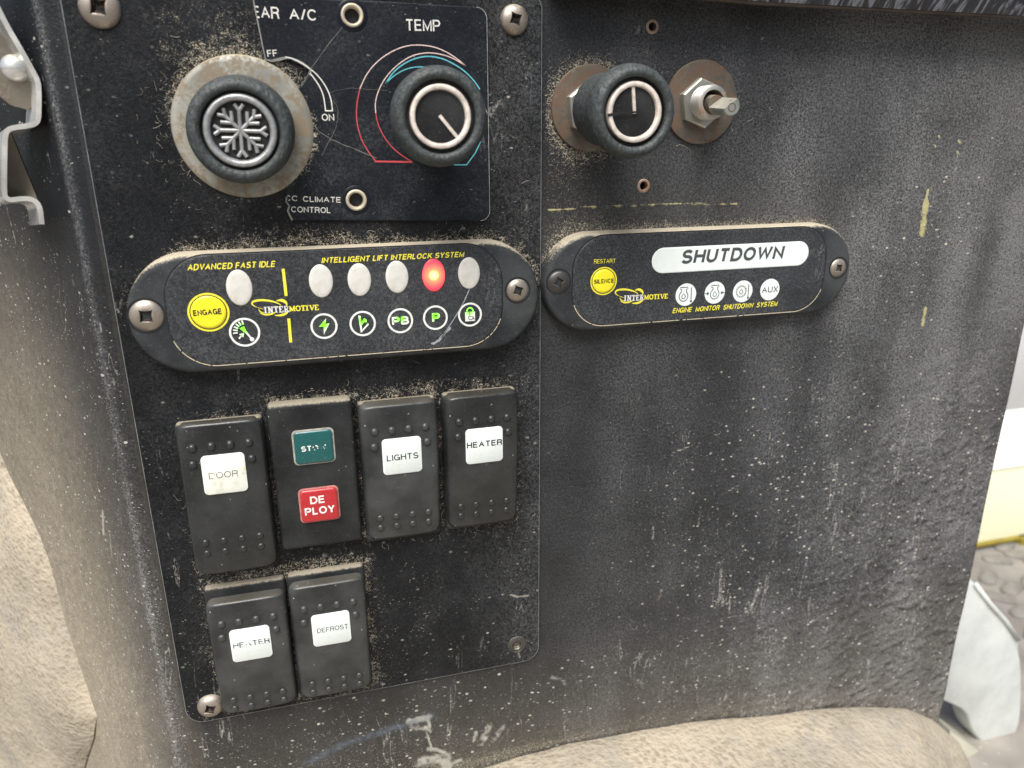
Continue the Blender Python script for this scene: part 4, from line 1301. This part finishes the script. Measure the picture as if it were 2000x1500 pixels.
def logo(parent, x0, y0, x1, y1, h):
    """two swung ellipses and slab-serif capitals"""
    a = at(x0, y0, h); b = at(x1, y1, h); s = (b[0] - a[0]) / 160.0        # 160 units wide, y down
    sk = (b[1] - a[1]) / 160.0 / s
    q = lambda x, y: (a[0] + x * s, a[1] + y * s + x * sk * s)
    f = lambda pts: [q(*p) for p in pts]
    mb = MB()
    def el(cx, cy, rx, ry, rot, a0, a1, w0, w1, n=40):
        pts = []
        for i in range(n + 1):
            t = R(a0 + (a1 - a0) * i / n); x = rx * math.cos(t); y = ry * math.sin(t)
            pts.append(q(cx + x * math.cos(rot) - y * math.sin(rot), cy + x * math.sin(rot) + y * math.cos(rot)))
        mb.ribbon(pts, lambda t: (w0 + (w1 - w0) * math.sin(math.pi * t)) * s, h)
    el(28, 1, 35, 11.5, R(10), 128, 345, 1.0, 5.5)
    el(28, 1, 35, 11.5, R(10), 96, 130, 0.6, 1.4)
    el(61, 2.5, 15, 12, R(4), -130, 10, 1.2, 7.5)
    el(56, 15, 24, 14, R(-4), 18, 122, 1.2, 6)
    el(29, 16, 20, 9.5, R(-2), 20, 165, 1.0, 4.6)
    el(24, 10, 16.5, 11, R(0), 100, 176, 1.0, 2.6)
    ink(parent, mb, 'yellow', 'logo')
    def letters(word, x, mat, cap=15.5, y=27):
        mb = MB(); W_ = 2.6
        zz = [0]
        def up_(): zz[0] = (zz[0] + 1) % 5; return h + 0.015 + zz[0] * .004
        def st(pts, w=W_): mb.ribbon(f([(x + px * 1.0, y - py * cap) for px, py in pts]), w * s, up_())
        def ser(px, py, l=6): mb.ribbon(f([(x + px - l / 2, y - py * cap), (x + px + l / 2, y - py * cap)]), 1.7 * s, up_())
        for ch in word:
            if ch == 'I': st([(3, 0), (3, 1)], 3.4); ser(3, .05, 7); ser(3, .95, 7); adv = 9
            elif ch == 'N': st([(2.5, 0), (2.5, 1)]); st([(2.5, 1), (10, 0)], 3.2); st([(10, 0), (10, 1)]); ser(2.5, .05, 6); ser(1.5, .95, 5); ser(10, .95, 6); adv = 14
            elif ch == 'T': st([(5.5, 0), (5.5, 1)], 3.4); ser(5.5, .05, 7); st([(0.3, .95), (10.7, .95)], 2.2); st([(.8, .95), (.8, .72)], 1.6); st([(10.2, .95), (10.2, .72)], 1.6); adv = 12
            elif ch == 'E': st([(3, 0), (3, 1)], 3.4); st([(.6, .95), (10, .95)], 2); st([(.6, .05), (10.4, .05)], 2); st([(3, .52), (7.5, .52)], 2); st([(9.6, .95), (9.6, .72)], 1.6); st([(10, .05), (10, .3)], 1.6); adv = 12.5
            elif ch == 'R': st([(3, 0), (3, 1)], 3.4); ser(3, .05, 6.5); st([(.6, .95), (7, .95), (9.3, .85), (9.3, .62), (7, .5), (3, .5)], 2); st([(6, .5), (10.5, 0)], 3); ser(11, .05, 4); adv = 14
            elif ch == 'M': st([(2, 0), (2, 1)]); st([(2, 1), (7, .1)], 3); st([(7, .1), (12, 1)], 2.2); st([(12, 0), (12, 1)], 3.2); ser(2, .05, 5); ser(12, .05, 6); ser(1.2, .95, 4.5); ser(12.8, .95, 4.5); adv = 15.5
            elif ch == 'O': st([(6 + 5 * math.cos(R(t)), .5 + .45 * math.sin(R(t))) for t in range(0, 361, 20)], 2.8); adv = 13
            elif ch == 'V': st([(1.5, 1), (6.2, 0.02)], 3.2); st([(6.2, .02), (11, 1)], 2); ser(1.8, .95, 6); ser(10.8, .95, 5); adv = 12
            x += adv
        ink(parent, mb, mat, 'logo_lettering'); return x
    x = letters('INTER', 20.5, 'white', 15.8, 21.5)
    letters('MOTIVE', x - 1.0, 'yellow', 13.5, 20)


logo(m1, 498, 596, 627, 590, T)
# engage button
M['btn_ring'] = m_print('yellow ring', (0.78, 0.70, 0.05))


def button(parent, px, py, h, ro, txt, a, off=.022):
    c = at(px, py, h)
    mb = MB(); mb.disc(c, ro, h + .02, 56); ink(parent, mb, 'btn_ring', 'button_border')
    mb = MB(); mb.disc(c, ro * .90, h + .035, 56); ink(parent, mb, 'ink', 'button_outline')
    mb = MB(); mb.loft([[(c[0] + ro * k * math.cos(2 * math.pi * i / 48), c[1] + ro * k * math.sin(2 * math.pi * i / 48), h + z) for i in range(48)]
                        for k, z in ((.85, .05), (.84, .22), (.7, .32), (.3, .38), (.02, .4))], False, True)
    loc(parent, mb.build('button', 'button', parent, 180))
    mb = MB(); ptext(mb, txt, *a, h + .45, offset=off); ink(parent, mb, 'ink')


button(m1, 407.5, 610, T, 5.75, 'ENGAGE', (378, 617.5, 434, 613.5, 605.5))


def icon(parent, px, py, h, r, draw, mat, disc=None):
    c = at(px, py, h)
    root = MB()
    if disc: root.disc(c, r, h + .02, 44); o = ink(parent, root, disc, 'icon_disc')
    else: root.ring(c, r - .25, .62, h, 48); o = ink(parent, root, 'white', 'icon_ring')
    mb = MB(); d = draw(mb, lambda x, y: (x * r, -y * r), r, 0.0)
    x = mb.build('icon', mat, parent)
    x.location = Vector(W(c[0], c[1], h + .05)) - Vector(parent.location)
    return x


def ln(mb, q, pts, w, h, closed=False): mb.ribbon([q(*p) for p in pts], w, h, closed)
def d_tach(mb, q, r, h):
    for k in range(6):
        a = R(100 + k * 17)
        ln(mb, q, [(.05 + .82 * math.cos(a) * .62, .05 + .82 * math.sin(a) * .62), (.05 + .80 * math.cos(a), .05 + .80 * math.sin(a))], .42, h)
    ln(mb, q, [(-.12, .32), (.42, -.52)], .50, h); mb.disc(q(.42, -.52), .62, h + .01, 16)
    mb.poly([q(*p) for p in ((-.3, .3), (0, .42), (.12, .05), (-.02, .0))], h + .012)
    ln(mb, q, [(-.42, -.42), (-.2, -.18)], .45, h); mb.poly([q(*p) for p in ((-.05, -.05), (-.38, -.1), (-.12, -.36))], h)
def d_bolt(mb, q, r, h):
    mb.poly([q(*p) for p in ((.22, .62), (-.38, -.02), (-.06, -.02))], h)
    mb.poly([q(*p) for p in ((.22, .62), (-.06, -.02), (.10, .16))], h + .004)
    mb.poly([q(*p) for p in ((.1, .16), (.42, .2), (-.08, -.68), (-.02, -.02), (-.2, -.02))], h + .008)
def d_lift(mb, q, r, h):
    mb.poly([q(*p) for p in ((-.30, .68), (-.12, .62), (-.08, -.62), (-.2, -.72))], h)
    mb.poly([q(*p) for p in ((-.16, -.72), (-.05, -.45), (.42, .02), (.46, -.12))], h + .005)
    mb.poly([q(*p) for p in ((-.1, .1), (.14, .42), (.32, .28), (.3, .08), (.12, .12), (-.05, -.1))], h + .01)
def d_PB(mb, q, r, h): text(mb, 'PB', q(-.66, -.33), q(.68, -.33), r * .68, h, offset=.03)
def d_P(mb, q, r, h): text(mb, 'P', q(-.27, -.36), q(.36, -.36), r * .76, h, offset=.03)
def d_lock(mb, q, r, h):
    mb.poly([q(*p) for p in ((-.42, .24), (.42, .24), (.42, -.55), (-.42, -.55))], h)
    ln(mb, q, [(.26 * math.cos(R(t)), .28 + .30 * math.sin(R(t))) for t in range(0, 181, 15)], .42, h + .004)


greens = [((478, 649), 4.35, d_tach, (-.25, 1.2)), ((633, 637), 3.95, d_bolt, (-.2, .5)), ((708.5, 632), 3.95, d_lift, (.1, .9)),
          ((782, 626.5), 3.95, d_PB, (0, .8)), ((850.5, 620.5), 3.9, d_P, (0, .6)), ((918, 614.5), 3.85, d_lock, (-.1, 1.5))]
for i, ((px, py), r, fn, off) in enumerate(greens):
    icon(m1, px, py, T, r, fn, m_green('lit legend %d' % i, off))
c = at(919, 618, T + .06)
mb = MB()
mb.ribbon([(c[0] + .1 + .75 * math.cos(R(t)), c[1] + .35 + .75 * math.sin(R(t))) for t in range(-10, 250, 20)], .22, T + .08)
mb.ribbon([(c[0] - .25, c[1] - 1.0), (c[0] - .15, c[1] + .1), (c[0] + .7, c[1] + .1), (c[0] + 1.1, c[1] + 1.0), (c[0] + 1.4, c[1] + .9)], .26, T + .08)
mb.disc((c[0] - .25, c[1] - 1.2), .22, T + .08, 12)
ink(m1, mb, 'ink', 'wheelchair_symbol')
M['scratch'] = m_print('pale scratch', (0.33, 0.34, 0.35), 0.34, 600, 0.6)
crack(m1, [(917, 565), (905, 592), (890, 618), (870, 648), (857, 668)], 0.36, T + .04, 'scratch', .06)
crack(m1, [(880, 640), (865, 655), (853, 668), (843, 672)], 0.7, T + .04, 'scratch', .12)
screw(m1, 286, 617, PT + HM1 - .7, 4.75, 2.0, 0.05)
screw(m1, 1011, 567, PT + HM1 - .7, 3.85, 1.9, 0.35)
for px, py, r in ((286, 617, 5.1), (1011, 567, 4.2)):
    c = at(px, py, PT + HM1)
    mb = MB(); mb.ring(c, r - .1, 0.5, PT + HM1 + .04, 40); ink(m1, mb, 'recess', 'screw_seat')

# second module
HM2 = 5.8
Z2 = HM2 + .26
L0 = at(1119, 545, Z2)[0]; L1 = at(1611, 525, Z2)[0]; Vt = at(1390, 451, Z2)[1]; Vb = at(1390, 620, Z2)[1]
oa2 = dict(oa); oa2['chips'] = lambda U, V: 0.10 + 0 * U
m2 = module('shutdown_module', 'long black rounded control module with white SHUTDOWN window and yellow SILENCE button', MOD2, 0, HM2, 16.4, (L0, L1, Vt, Vb, 11.5), oa2)
T2 = Z2 + .03
c0 = at(1273, 508, T2); c1 = at(1579, 494, T2); a = at(1420, 478, T2); b = at(1420, 526.5, T2)
mb = MB(); cu_, cv_ = (c0[0] + c1[0]) / 2, (a[1] + b[1]) / 2
rrloft(mb, c1[0] - c0[0], b[1] - a[1], 5.5, [(0, T2 - .05), (0, T2 + .05), (.3, T2 + .15)], (cu_, cv_))
loc(m2, mb.build('display_window', 'window_clean', m2))
mb = MB(); ptext(mb, 'SHUTDOWN', 1329, 516, 1531, 506, 488, T2 + .2, shear=.16, offset=.024); ink(m2, mb, 'grey_ink')
mb = MB(); ptext(mb, 'RESTART', 1160, 515, 1202, 513.5, 506.5, T2, offset=-.005); ink(m2, mb, 'yellow')
button(m2, 1179, 549, T2, 4.75, 'SILENCE', (1160, 554.5, 1199, 552, 546), .018)
logo(m2, 1206, 574, 1309, 569, T2)
mb = MB(); ptext(mb, 'ENGINE  MONITOR  SHUTDOWN  SYSTEM', 1313, 612, 1519, 597.5, 602, T2, shear=.25, offset=.012); ink(m2, mb, 'yellow')


def drop(mb, q, cx, cy, s, h):
    pts = [(cx, cy + 1.5 * s)] + [(cx + s * math.cos(R(t)), cy - .2 * s + s * math.sin(R(t))) for t in range(30, -211, -24)]
    mb.ribbon([q(*p) for p in pts], .26, h, True)
def d_block(mb, q, r, h, cx=-.15):
    pts = [(cx + .42 * math.cos(R(t)), -.12 + .46 * math.sin(R(t))) for t in range(122, 419, 18)]
    ln(mb, q, pts + [(cx + .22, .5), (cx + .36, .5), (cx + .36, .66), (cx - .36, .66), (cx - .36, .5), (cx - .22, .5), pts[0]], .30, h)
    drop(mb, q, cx, -.14, .17, h)
def therm(mb, q, x, h):
    ln(mb, q, [(x, .62), (x + .03, -.55)], .32, h); mb.disc(q(x + .03, -.62), .42, h + .004, 12)
def d_e1(mb, q, r, h): d_block(mb, q, r, h, -.22); therm(mb, q, .5, h)
def d_e2(mb, q, r, h):
    d_block(mb, q, r, h, 0)
    for s in (1, -1): ln(mb, q, [(.95 * s, -.04), (.72 * s, -.04)], .35, h); mb.poly([q(*p) for p in ((.55 * s, -.04), (.76 * s, .14), (.76 * s, -.22))], h + .004)
def d_e3(mb, q, r, h):
    pts = []
    for k in range(14):
        a0 = 2 * math.pi * k / 14
        for rr_, da in ((.44, -.13), (.54, -.09), (.54, .09), (.44, .13)): pts.append((-.15 + rr_ * math.cos(a0 + da), .0 + rr_ * 1.02 * math.sin(a0 + da)))
    mb.ribbon([q(*p) for p in pts], .24, h, True); drop(mb, q, -.15, -.04, .17, h); therm(mb, q, .56, h)
def d_aux(mb, q, r, h): text(mb, 'AUX', q(-.82, -.28), q(.86, -.28), r * .56, h, offset=.004)
for (px, py), fn in (((1339.5, 575.5), d_e1), ((1396, 571.5), d_e2), ((1450.5, 569), d_e3), ((1503.5, 565.5), d_aux)):
    icon(m2, px, py, T2, 3.95 if px < 1450 else 3.9, fn, 'grey_ink', 'window_clean')
screw(m2, 1091, 551, HM2 - .7, 3.8, 1.5, 0.5, 'screw_dark')
screw(m2, 1637, 523, HM2 - .7, 3.5, 1.5, 0.1)
for px, py, r in ((1091, 550, 4.1), (1637, 523, 3.8)):
    c = at(px, py, HM2)
    mb = MB(); mb.ring(c, r, 0.45, HM2 + .04, 40); ink(m2, mb, 'recess', 'screw_seat')


# ------------------------------------------------------------------ rocker switches
GRP = 'rocker switches on the black plate'
def rocker_h(v, pose):
    """outer face of the rocker: two planes meeting in a soft crest, tipped by pose"""
    k = v / 25.0
    return 6.9 - pose * k * 1.2 - 1.2 * (abs(k) ** 1.8)


def make_switch(key, label, pose, legend, lensmat, inkmat, tx, mat='rocker', hl=24.6, dv=0.0, dl=0.0):
    cu, cv = SW[key]
    t = thing('rocker_switch', label, 'switch', cu, cv, PT, GRP)
    mb = MB(); rrloft(mb, 26.0, 51.0, 1.6, [(0, 0), (0, 2.1), (.25, 2.6), (.9, 2.9)]); mb.build('bezel', 'bezel', t, 40)
    hw = 12.75
    rings = []; cr = 3.0
    vsr = [-hl + cr * (1 - math.cos(math.pi / 2 * i / 14)) for i in range(15)]
    vsr = vsr + [-hl + cr + (2 * hl - 2 * cr) * i / 24 for i in range(1, 24)] + [-x for x in vsr[::-1]]
    for v in vsr:
        e = min(1, max(0, (abs(v) - (hl - cr)) / cr)); q_ = math.sqrt(max(0, 1 - e * e))
        H = rocker_h(v, pose); e2 = min(1, max(0, (abs(v) - (hl - 1.0)) / 1.0)); top = H - 1.2 * (1 - math.sqrt(max(0, 1 - e2 * e2)))
        w = hw - cr * (1 - q_) * .95
        row = [(-w, v + dv, 1.6), (-w - .08, v + dv, max(1.8, top - 2.8)), (-w + .15, v + dv, top - 1.6), (-w + .65, v + dv, top - .8), (-w + 1.4, v + dv, top - .3), (-w + 2.6, v + dv, top)]
        mid = [(x, v + dv, top + .25 * (1 - (x / (w - 2.6)) ** 2)) for x in np.linspace(-w + 4.0, w - 4.0, 9)]
        rings.append(row + mid + [(-p[0], p[1], p[2]) for p in row[::-1]])
    mb = MB(); mb.loft(rings, True, True, closed=False)
    rk = mb.build('rocker', mat, t, 55)
    for col_ in range(4):                                   # raised dots
        for (vv, r, hh) in ((-16.5, 1.32, 1.0), (15.6, 1.2, .75), (19.5, 1.2, .75)):
            u = -8.2 + col_ * 5.5
            q = MB(); q.lathe([(r * math.cos(R(a)), hh * math.sin(R(a)) - .1) for a in (0, 20, 40, 60, 80)], 20)
            b = q.build('dot', mat, rk, 180)
            sl = (rocker_h(vv + .5, pose) - rocker_h(vv - .5, pose))
            b.location = W(u, vv + dv + dl, rocker_h(vv, pose) + .16); b.rotation_euler = (math.atan(-sl), 0, 0)
    for u in (-8.7, 8.7):
        q = MB(); r = 1.32; q.lathe([(r * math.cos(R(a)), .95 * math.sin(R(a)) - .1) for a in (0, 20, 40, 60, 80)], 20)
        b = q.build('dot', mat, rk, 180); b.location = W(u, -11.2 + dv + dl, rocker_h(-11.2, pose) + .16)
    # legend lens lies in the tilted upper face
    v0, v1 = -13.7, -0.9
    vm = (v0 + v1) / 2; sl = (rocker_h(v1, pose) - rocker_h(v0, pose)) / (v1 - v0)
    ln_ = bpy.data.objects.new('legend_lens', None)
    mb = MB(); rrloft(mb, 12.9, v1 - v0, 1.4, [(0, -1.2), (0, .22), (.25, .38)])
    lo = mb.build('legend_lens', lensmat, t, 40)
    lo.location = W(0.2, vm + dv + dl, rocker_h(vm, pose) + 0.2); lo.rotation_euler = (math.atan(-sl), 0, 0)
    x0, x1, y0, cap, shr, off = tx
    mb = MB(); text(mb, legend, (x0, y0), (x1, y0 - .0), cap, 0.41, shear=shr, offset=off)
    mb.build('lettering', inkmat, lo)
    bpy.data.objects.remove(ln_)
    return t


make_switch('door', 'black rocker switch with worn stained DOOR legend, leftmost in the upper row', -1, 'DOOR', 'window_stain', 'ink_faint', (-4.6, 4.0, 1.2, 2.1, 0, -.01), hl=25.7, dl=-1.9)
make_switch('lights', 'black rocker switch with white LIGHTS legend in the upper row', 1, 'LIGHTS', 'window_clean', 'ink', (-5.1, 5.3, 1.4, 2.2, 0, .006), 'rocker_scuffed', 24.9, -.8, .4)
make_switch('heater', 'black rocker switch with legible HEATER legend, rightmost in the upper row', 1, 'HEATER', 'window_clean', 'ink', (-6.1, 6.2, .4, 2.2, 0, .014), 'rocker', 24.9, -.8, .4)
make_switch('heater2', 'black rocker switch with almost rubbed off HEATER legend, lower left', 1, 'HEATER', 'window_clean', 'ink_worn', (-5.7, 6.1, 0.6, 2.0, 0, .0), 'rocker_scuffed', 23.2, 1.2, 1.0)
make_switch('defrost', 'black rocker switch with thin DEFROST legend in the lower row', 1, 'DEFROST', 'window_clean', 'ink_thin', (-4.8, 5.7, 0.8, 1.9, 0, -.006), 'rocker_scuffed', 23.8, .6, 1.3)

# flat stow / deploy push switch
cu, cv = SW['stow']
st = thing('push_switch', 'flat black push switch with teal STOW lens above red DEPLOY lens', 'switch', cu, cv, PT)
mb = MB(); rrloft(mb, 26.2, 51.4, 1.6, [(0, 0), (0, 3.6), (.3, 4.2), (.9, 4.6), (1.6, 4.7)]); mb.build('bezel', 'bezel', st, 40)
def lens(v, mat, rim, w=12.0, hgt=11.0, top=5.6):
    mb = MB(); rrloft(mb, w + 1.1, hgt + 1.1, 1.6, [(0, 4.5), (0, 4.85), (.3, 4.95)], (0.1, v)); mb.build('lens_rim', rim, st, 40)
    mb = MB(); rrloft(mb, w, hgt, 1.3, [(0, 4.7), (0, top - .3), (.3, top), (.6, top + .05)], (0.1, v)); return mb.build('lens', mat, st, 40)
lens(-10.8, 'teal', 'lens_rim')
lens(9.9, 'red', 'red_rim', 11.8, 11.4, 5.9)
mb = MB(); text(mb, 'ST', (-3.9, -9.7), (-0.6, -9.7), 1.9, 5.70, offset=.025); mb.build('lettering', 'white', st)
mb = MB(); text(mb, 'OW', (-0.3, -9.7), (3.9, -9.7), 1.9, 5.70, offset=.02); mb.build('lettering', 'white_worn', st)
mb = MB(); text(mb, 'DE', (-2.7, 9.0), (2.0, 9.0), 2.8, 5.99, offset=.02); text(mb, 'PLOY', (-4.7, 12.9), (4.9, 12.9), 2.8, 5.99, offset=.02); mb.build('lettering', 'white', st)

# ------------------------------------------------------------------ latch bracket at the upper left
BH = -2
lb = thing('latch_bracket', 'zigzag zinc plated latch bracket at the left edge of the console', 'latch', *at(40, 240, BH), BH)
bl = Vector(lb.location)
path = [(-28, -40), (-5, 15), (20, 62), (38, 92), (66, 142), (74, 158), (76, 175), (76, 228), (72, 240), (60, 245), (28, 249), (16, 253), (10, 263), (9, 300), (8, 375), (11, 386), (20, 391),
        (40, 388), (58, 388), (70, 393), (77, 402), (80, 418), (82, 438)]
P = chaikin([at(x, y, BH) for x, y in path], 2)
ext = np.array([-6.5, 1.5, -13.0])
mb = MB(); th = 1.3
Lft, Rgt = [], []
for i, p in enumerate(P):
    a = np.array(P[max(0, i - 1)]); b = np.array(P[min(len(P) - 1, i + 1)]); d = b - a; d /= np.linalg.norm(d); nn = np.array([-d[1], d[0]])
    p = np.array(p); Lft.append(p + nn * th / 2); Rgt.append(p - nn * th / 2)
rings = []
for l, r in zip(Lft, Rgt):
    rings.append([(l[0], l[1], BH), (r[0], r[1], BH), (r[0] + ext[0], r[1] + ext[1], BH + ext[2]), (l[0] + ext[0], l[1] + ext[1], BH + ext[2])])
mb.loft(rings, True, True); loc(lb, mb.build('strip', 'chrome', lb, 50))
M['latch_dark'] = m_metal('tarnished latch web', (0.30, 0.27, 0.22), 0.5, 0.3, 0.8)
web = [at(x, y, BH - 6) for x, y in ((-5, 40), (30, 90), (66, 150), (70, 200), (56, 215), (20, 205), (-10, 180))]
mb = MB(); mb.loft([[(*p, BH - 7) for p in web], [(*p, BH - 6) for p in web]]); loc(lb, mb.build('web', 'latch_dark', lb, 40))
c = at(26, 132, BH - 3)
mb = MB(); mb.lathe([(3.4, BH - 6), (3.3, BH - 3.5), (2.6, BH - 2.2), (1.2, BH - 1.6), (.05, BH - 1.5)], 32, c); o = mb.build('rivet', 'chrome', lb, 180); loc(lb, o)
web = [at(x, y, BH - 8) for x, y in ((14, 262), (22, 262), (50, 330), (76, 395), (80, 436), (62, 400), (10, 384))]
mb = MB(); mb.loft([[(*p, BH - 9) for p in web], [(*p, BH - 8) for p in web]]); loc(lb, mb.build('lower_web', 'latch_dark', lb, 40))

# ------------------------------------------------------------------ vinyl floor covering, bunched against the console
fcv = thing('floor_covering', 'dusty beige pebbled vinyl covering bunched around the foot of the console', 'floor covering', 0, 0, 0)
def interp(xs, ys, x): return float(np.interp(x, xs, ys))
px_ = [at(x, y, 0) for x, y in ((700, 1545), (900, 1500), (1000, 1470), (1100, 1445), (1250, 1418), (1400, 1395), (1560, 1380), (1700, 1375), (1770, 1380), (1820, 1400), (1870, 1440), (1890, 1475), (1905, 1510), (1930, 1580))]
us = [-80] + [p[0] for p in px_]; vs_ = [262] + [p[1] for p in px_]
rings = []
for j in range(60):
    t = j / 59; row = []
    hh = 1.5 + 300 * t ** 1.4
    sink = 2.0 * math.exp(-hh / 3)                       # rounded lip against the panel
    for i in range(150):
        k = i / 149; u = -110 + (us[-1] + 110) * k
        v = float(np.interp(u, us, vs_))
        v += sink - 3.0 * (1 - math.exp(-hh / 20)) * math.exp(-hh / 60) + hh * 0.035
        sh = (CAMH - hh) / CAMH if hh < 150 else (CAMH - 150) / CAMH
        uu = u if u < 0 else u * (1 - 0.0 * t)
        # keep the right end tucked in as it comes forward
        if u > 200: uu = 200 + (u - 200) * (1 - 0.9 * min(1, hh / 260)) - 0.55 * hh * (u - 200) / 120
        v += 3.2 * (float(vn(np.array([u]), np.array([hh]), 45, 60)[0]) - .5) + 0.6 * (float(vn(np.array([u]), np.array([hh]), 11, 61)[0]) - .5)
        row.append((uu, v, hh))
    rings.append(row)
mb = MB(); mb.loft(rings, False, False, closed=False)
mb.build('front_fold', 'vinyl', fcv, 180)

# left lobe rises beside the side face
ctr = [(-40, 790), (0, 862), (30, 940), (80, 1050), (97, 1095), (110, 1140), (128, 1210), (150, 1280), (172, 1345), (190, 1400), (186, 1440), (172, 1480), (160, 1530), (150, 1600)]
def side_hit(px, py):
    d = AX * (px - 1000) + AY * (py - 750) + AZ * 1457.0
    s0 = Vector((fold(9 * SA)[0], -fold(9 * SA)[1], 0)); s1 = Vector((fold(100)[0], -fold(100)[1], 0))
    dr = s1 - s0; nrm = Vector((dr.y, -dr.x, 0)); o_ = Vector((0, -CAMH, 0))
    t = (s0 - o_).dot(nrm) / d.dot(nrm); p = o_ + d * t
    return (p.x, -p.z, -p.y)
base = [side_hit(*c_) for c_ in ctr]
bb = [Vector(b) for b in base]
fine = []
for i in range(len(bb) - 1):
    for k in range(8): fine.append(bb[i].lerp(bb[i + 1], k / 8))
fine.append(bb[-1])
rings = []
ndir = Vector((-math.sin(SA), 0, math.cos(SA)))         # outward from the side face (u, v, h)
along = Vector((-math.cos(SA), 0, -math.sin(SA)))
for i, p in enumerate(fine):
    row = []; amp = min(1, 0.25 + i / len(fine) * 1.3)
    for j in range(70):
        t = j / 69
        s = 110 * t ** 1.3
        out_ = amp * (1.3 + 6 * (1 - math.exp(-s / 9)) + 0.12 * s)
        q = p + ndir * (out_ - 1.2) + along * (s - 0 * out_)
        q = q + ndir * (4.5 * amp * (float(vn(np.array([q.x]), np.array([q.y]), 30, 70)[0]) - .5))
        row.append(tuple(q))
    rings.append(row)
mb = MB(); mb.loft(rings, False, False, closed=False)
mb.build('left_fold', 'vinyl', fcv, 180)

# pale trim strip on the floor beyond the covering
M['trim'] = m_simple('cream rubber trim', (0.50, 0.48, 0.38), 0.5, 0.2, 30)
mb = MB()
pts = [at(x, y, -30) for x, y in ((1850, 1420), (1880, 1442), (1920, 1470), (1960, 1490), (2010, 1505), (2080, 1520))]
q = chaikin(pts, 2)
mb.loft([[(p[0], p[1], -45), (p[0], p[1] + .5, -28), (p[0], p[1] + 25, -22), (p[0], p[1] + 25, -45)] for p in q], True, True)
tr = mb.build('trim_strip', 'trim', None, 60)
tag(tr, 'smooth cream trim strip curving under the white moulding at the lower right', 'trim')
# ------------------------------------------------------------------ lint and grit caught on the plate and console
M['lint'] = m_simple('pale lint', (0.50, 0.46, 0.37), 0.8, 0.4, 300, 0.0001)
mb = MB()
def fibre(u, v, h, L):
    a = random.uniform(0, 6.3); p = [(u, v, h)]; c_ = random.uniform(-.5, .5)
    for k in range(6):
        a += c_ + random.uniform(-.35, .35); u += math.cos(a) * L / 6; v += math.sin(a) * L / 6
        p.append((u, v, h + random.uniform(0, .25)))
    mb.tube(p, 0.035, 3)
spots = []
for c_ in SW.values():
    for _ in range(13):
        e_ = random.random(); x = c_[0] + random.uniform(-14, 14); y = c_[1] + random.choice((-1, 1)) * random.uniform(26.5, 30) if e_ < .75 else c_[1] + random.uniform(-26, 26)
        if e_ >= .75: x = c_[0] + random.choice((-1, 1)) * random.uniform(13.6, 15)
        spots.append((x, y))
for _ in range(60):
    a = random.uniform(2.4, 5.6); r_ = 19.8 + random.expovariate(.4); spots.append((FL[0] + r_ * math.cos(a), FL[1] + r_ * math.sin(a)))
for _ in range(28): spots.append((random.uniform(-40, 66), 29.5 - random.expovariate(.5)))
for _ in range(50): spots.append((random.uniform(-50, 72), random.uniform(-30, 192)))
for x, y in spots:
    if -54 < x < 73 and not any(abs(x - c_[0]) < 13.4 and abs(y - c_[1]) < 26 for c_ in SW.values()): fibre(x, y, PT + .08, random.uniform(.8, 3.2))
for _ in range(50):
    a = random.uniform(1.8, 5.4); r_ = 13.2 + random.expovariate(.9); fibre(w3[0] + r_ * math.cos(a), w3[1] + r_ * math.sin(a), .1, random.uniform(.8, 2.2))
for _ in range(40): fibre(random.uniform(78, 185), 29 - random.expovariate(.5), .1, random.uniform(.8, 2.2))
for _ in range(40): fibre(random.uniform(80, 250), random.uniform(-35, 20), .1, random.uniform(.8, 2.5))
fibre(*at(1320, 285), .1, 9)
o = mb.build('lint', 'lint', None, None, False); o['kind'] = 'stuff'
tag(o, 'scattered lint fibres clinging round the switches, knobs and modules', 'lint')

print('objects', len(bpy.data.objects), 'tris', sum(len(o.data.polygons) for o in bpy.data.objects if o.type == 'MESH') * 2)
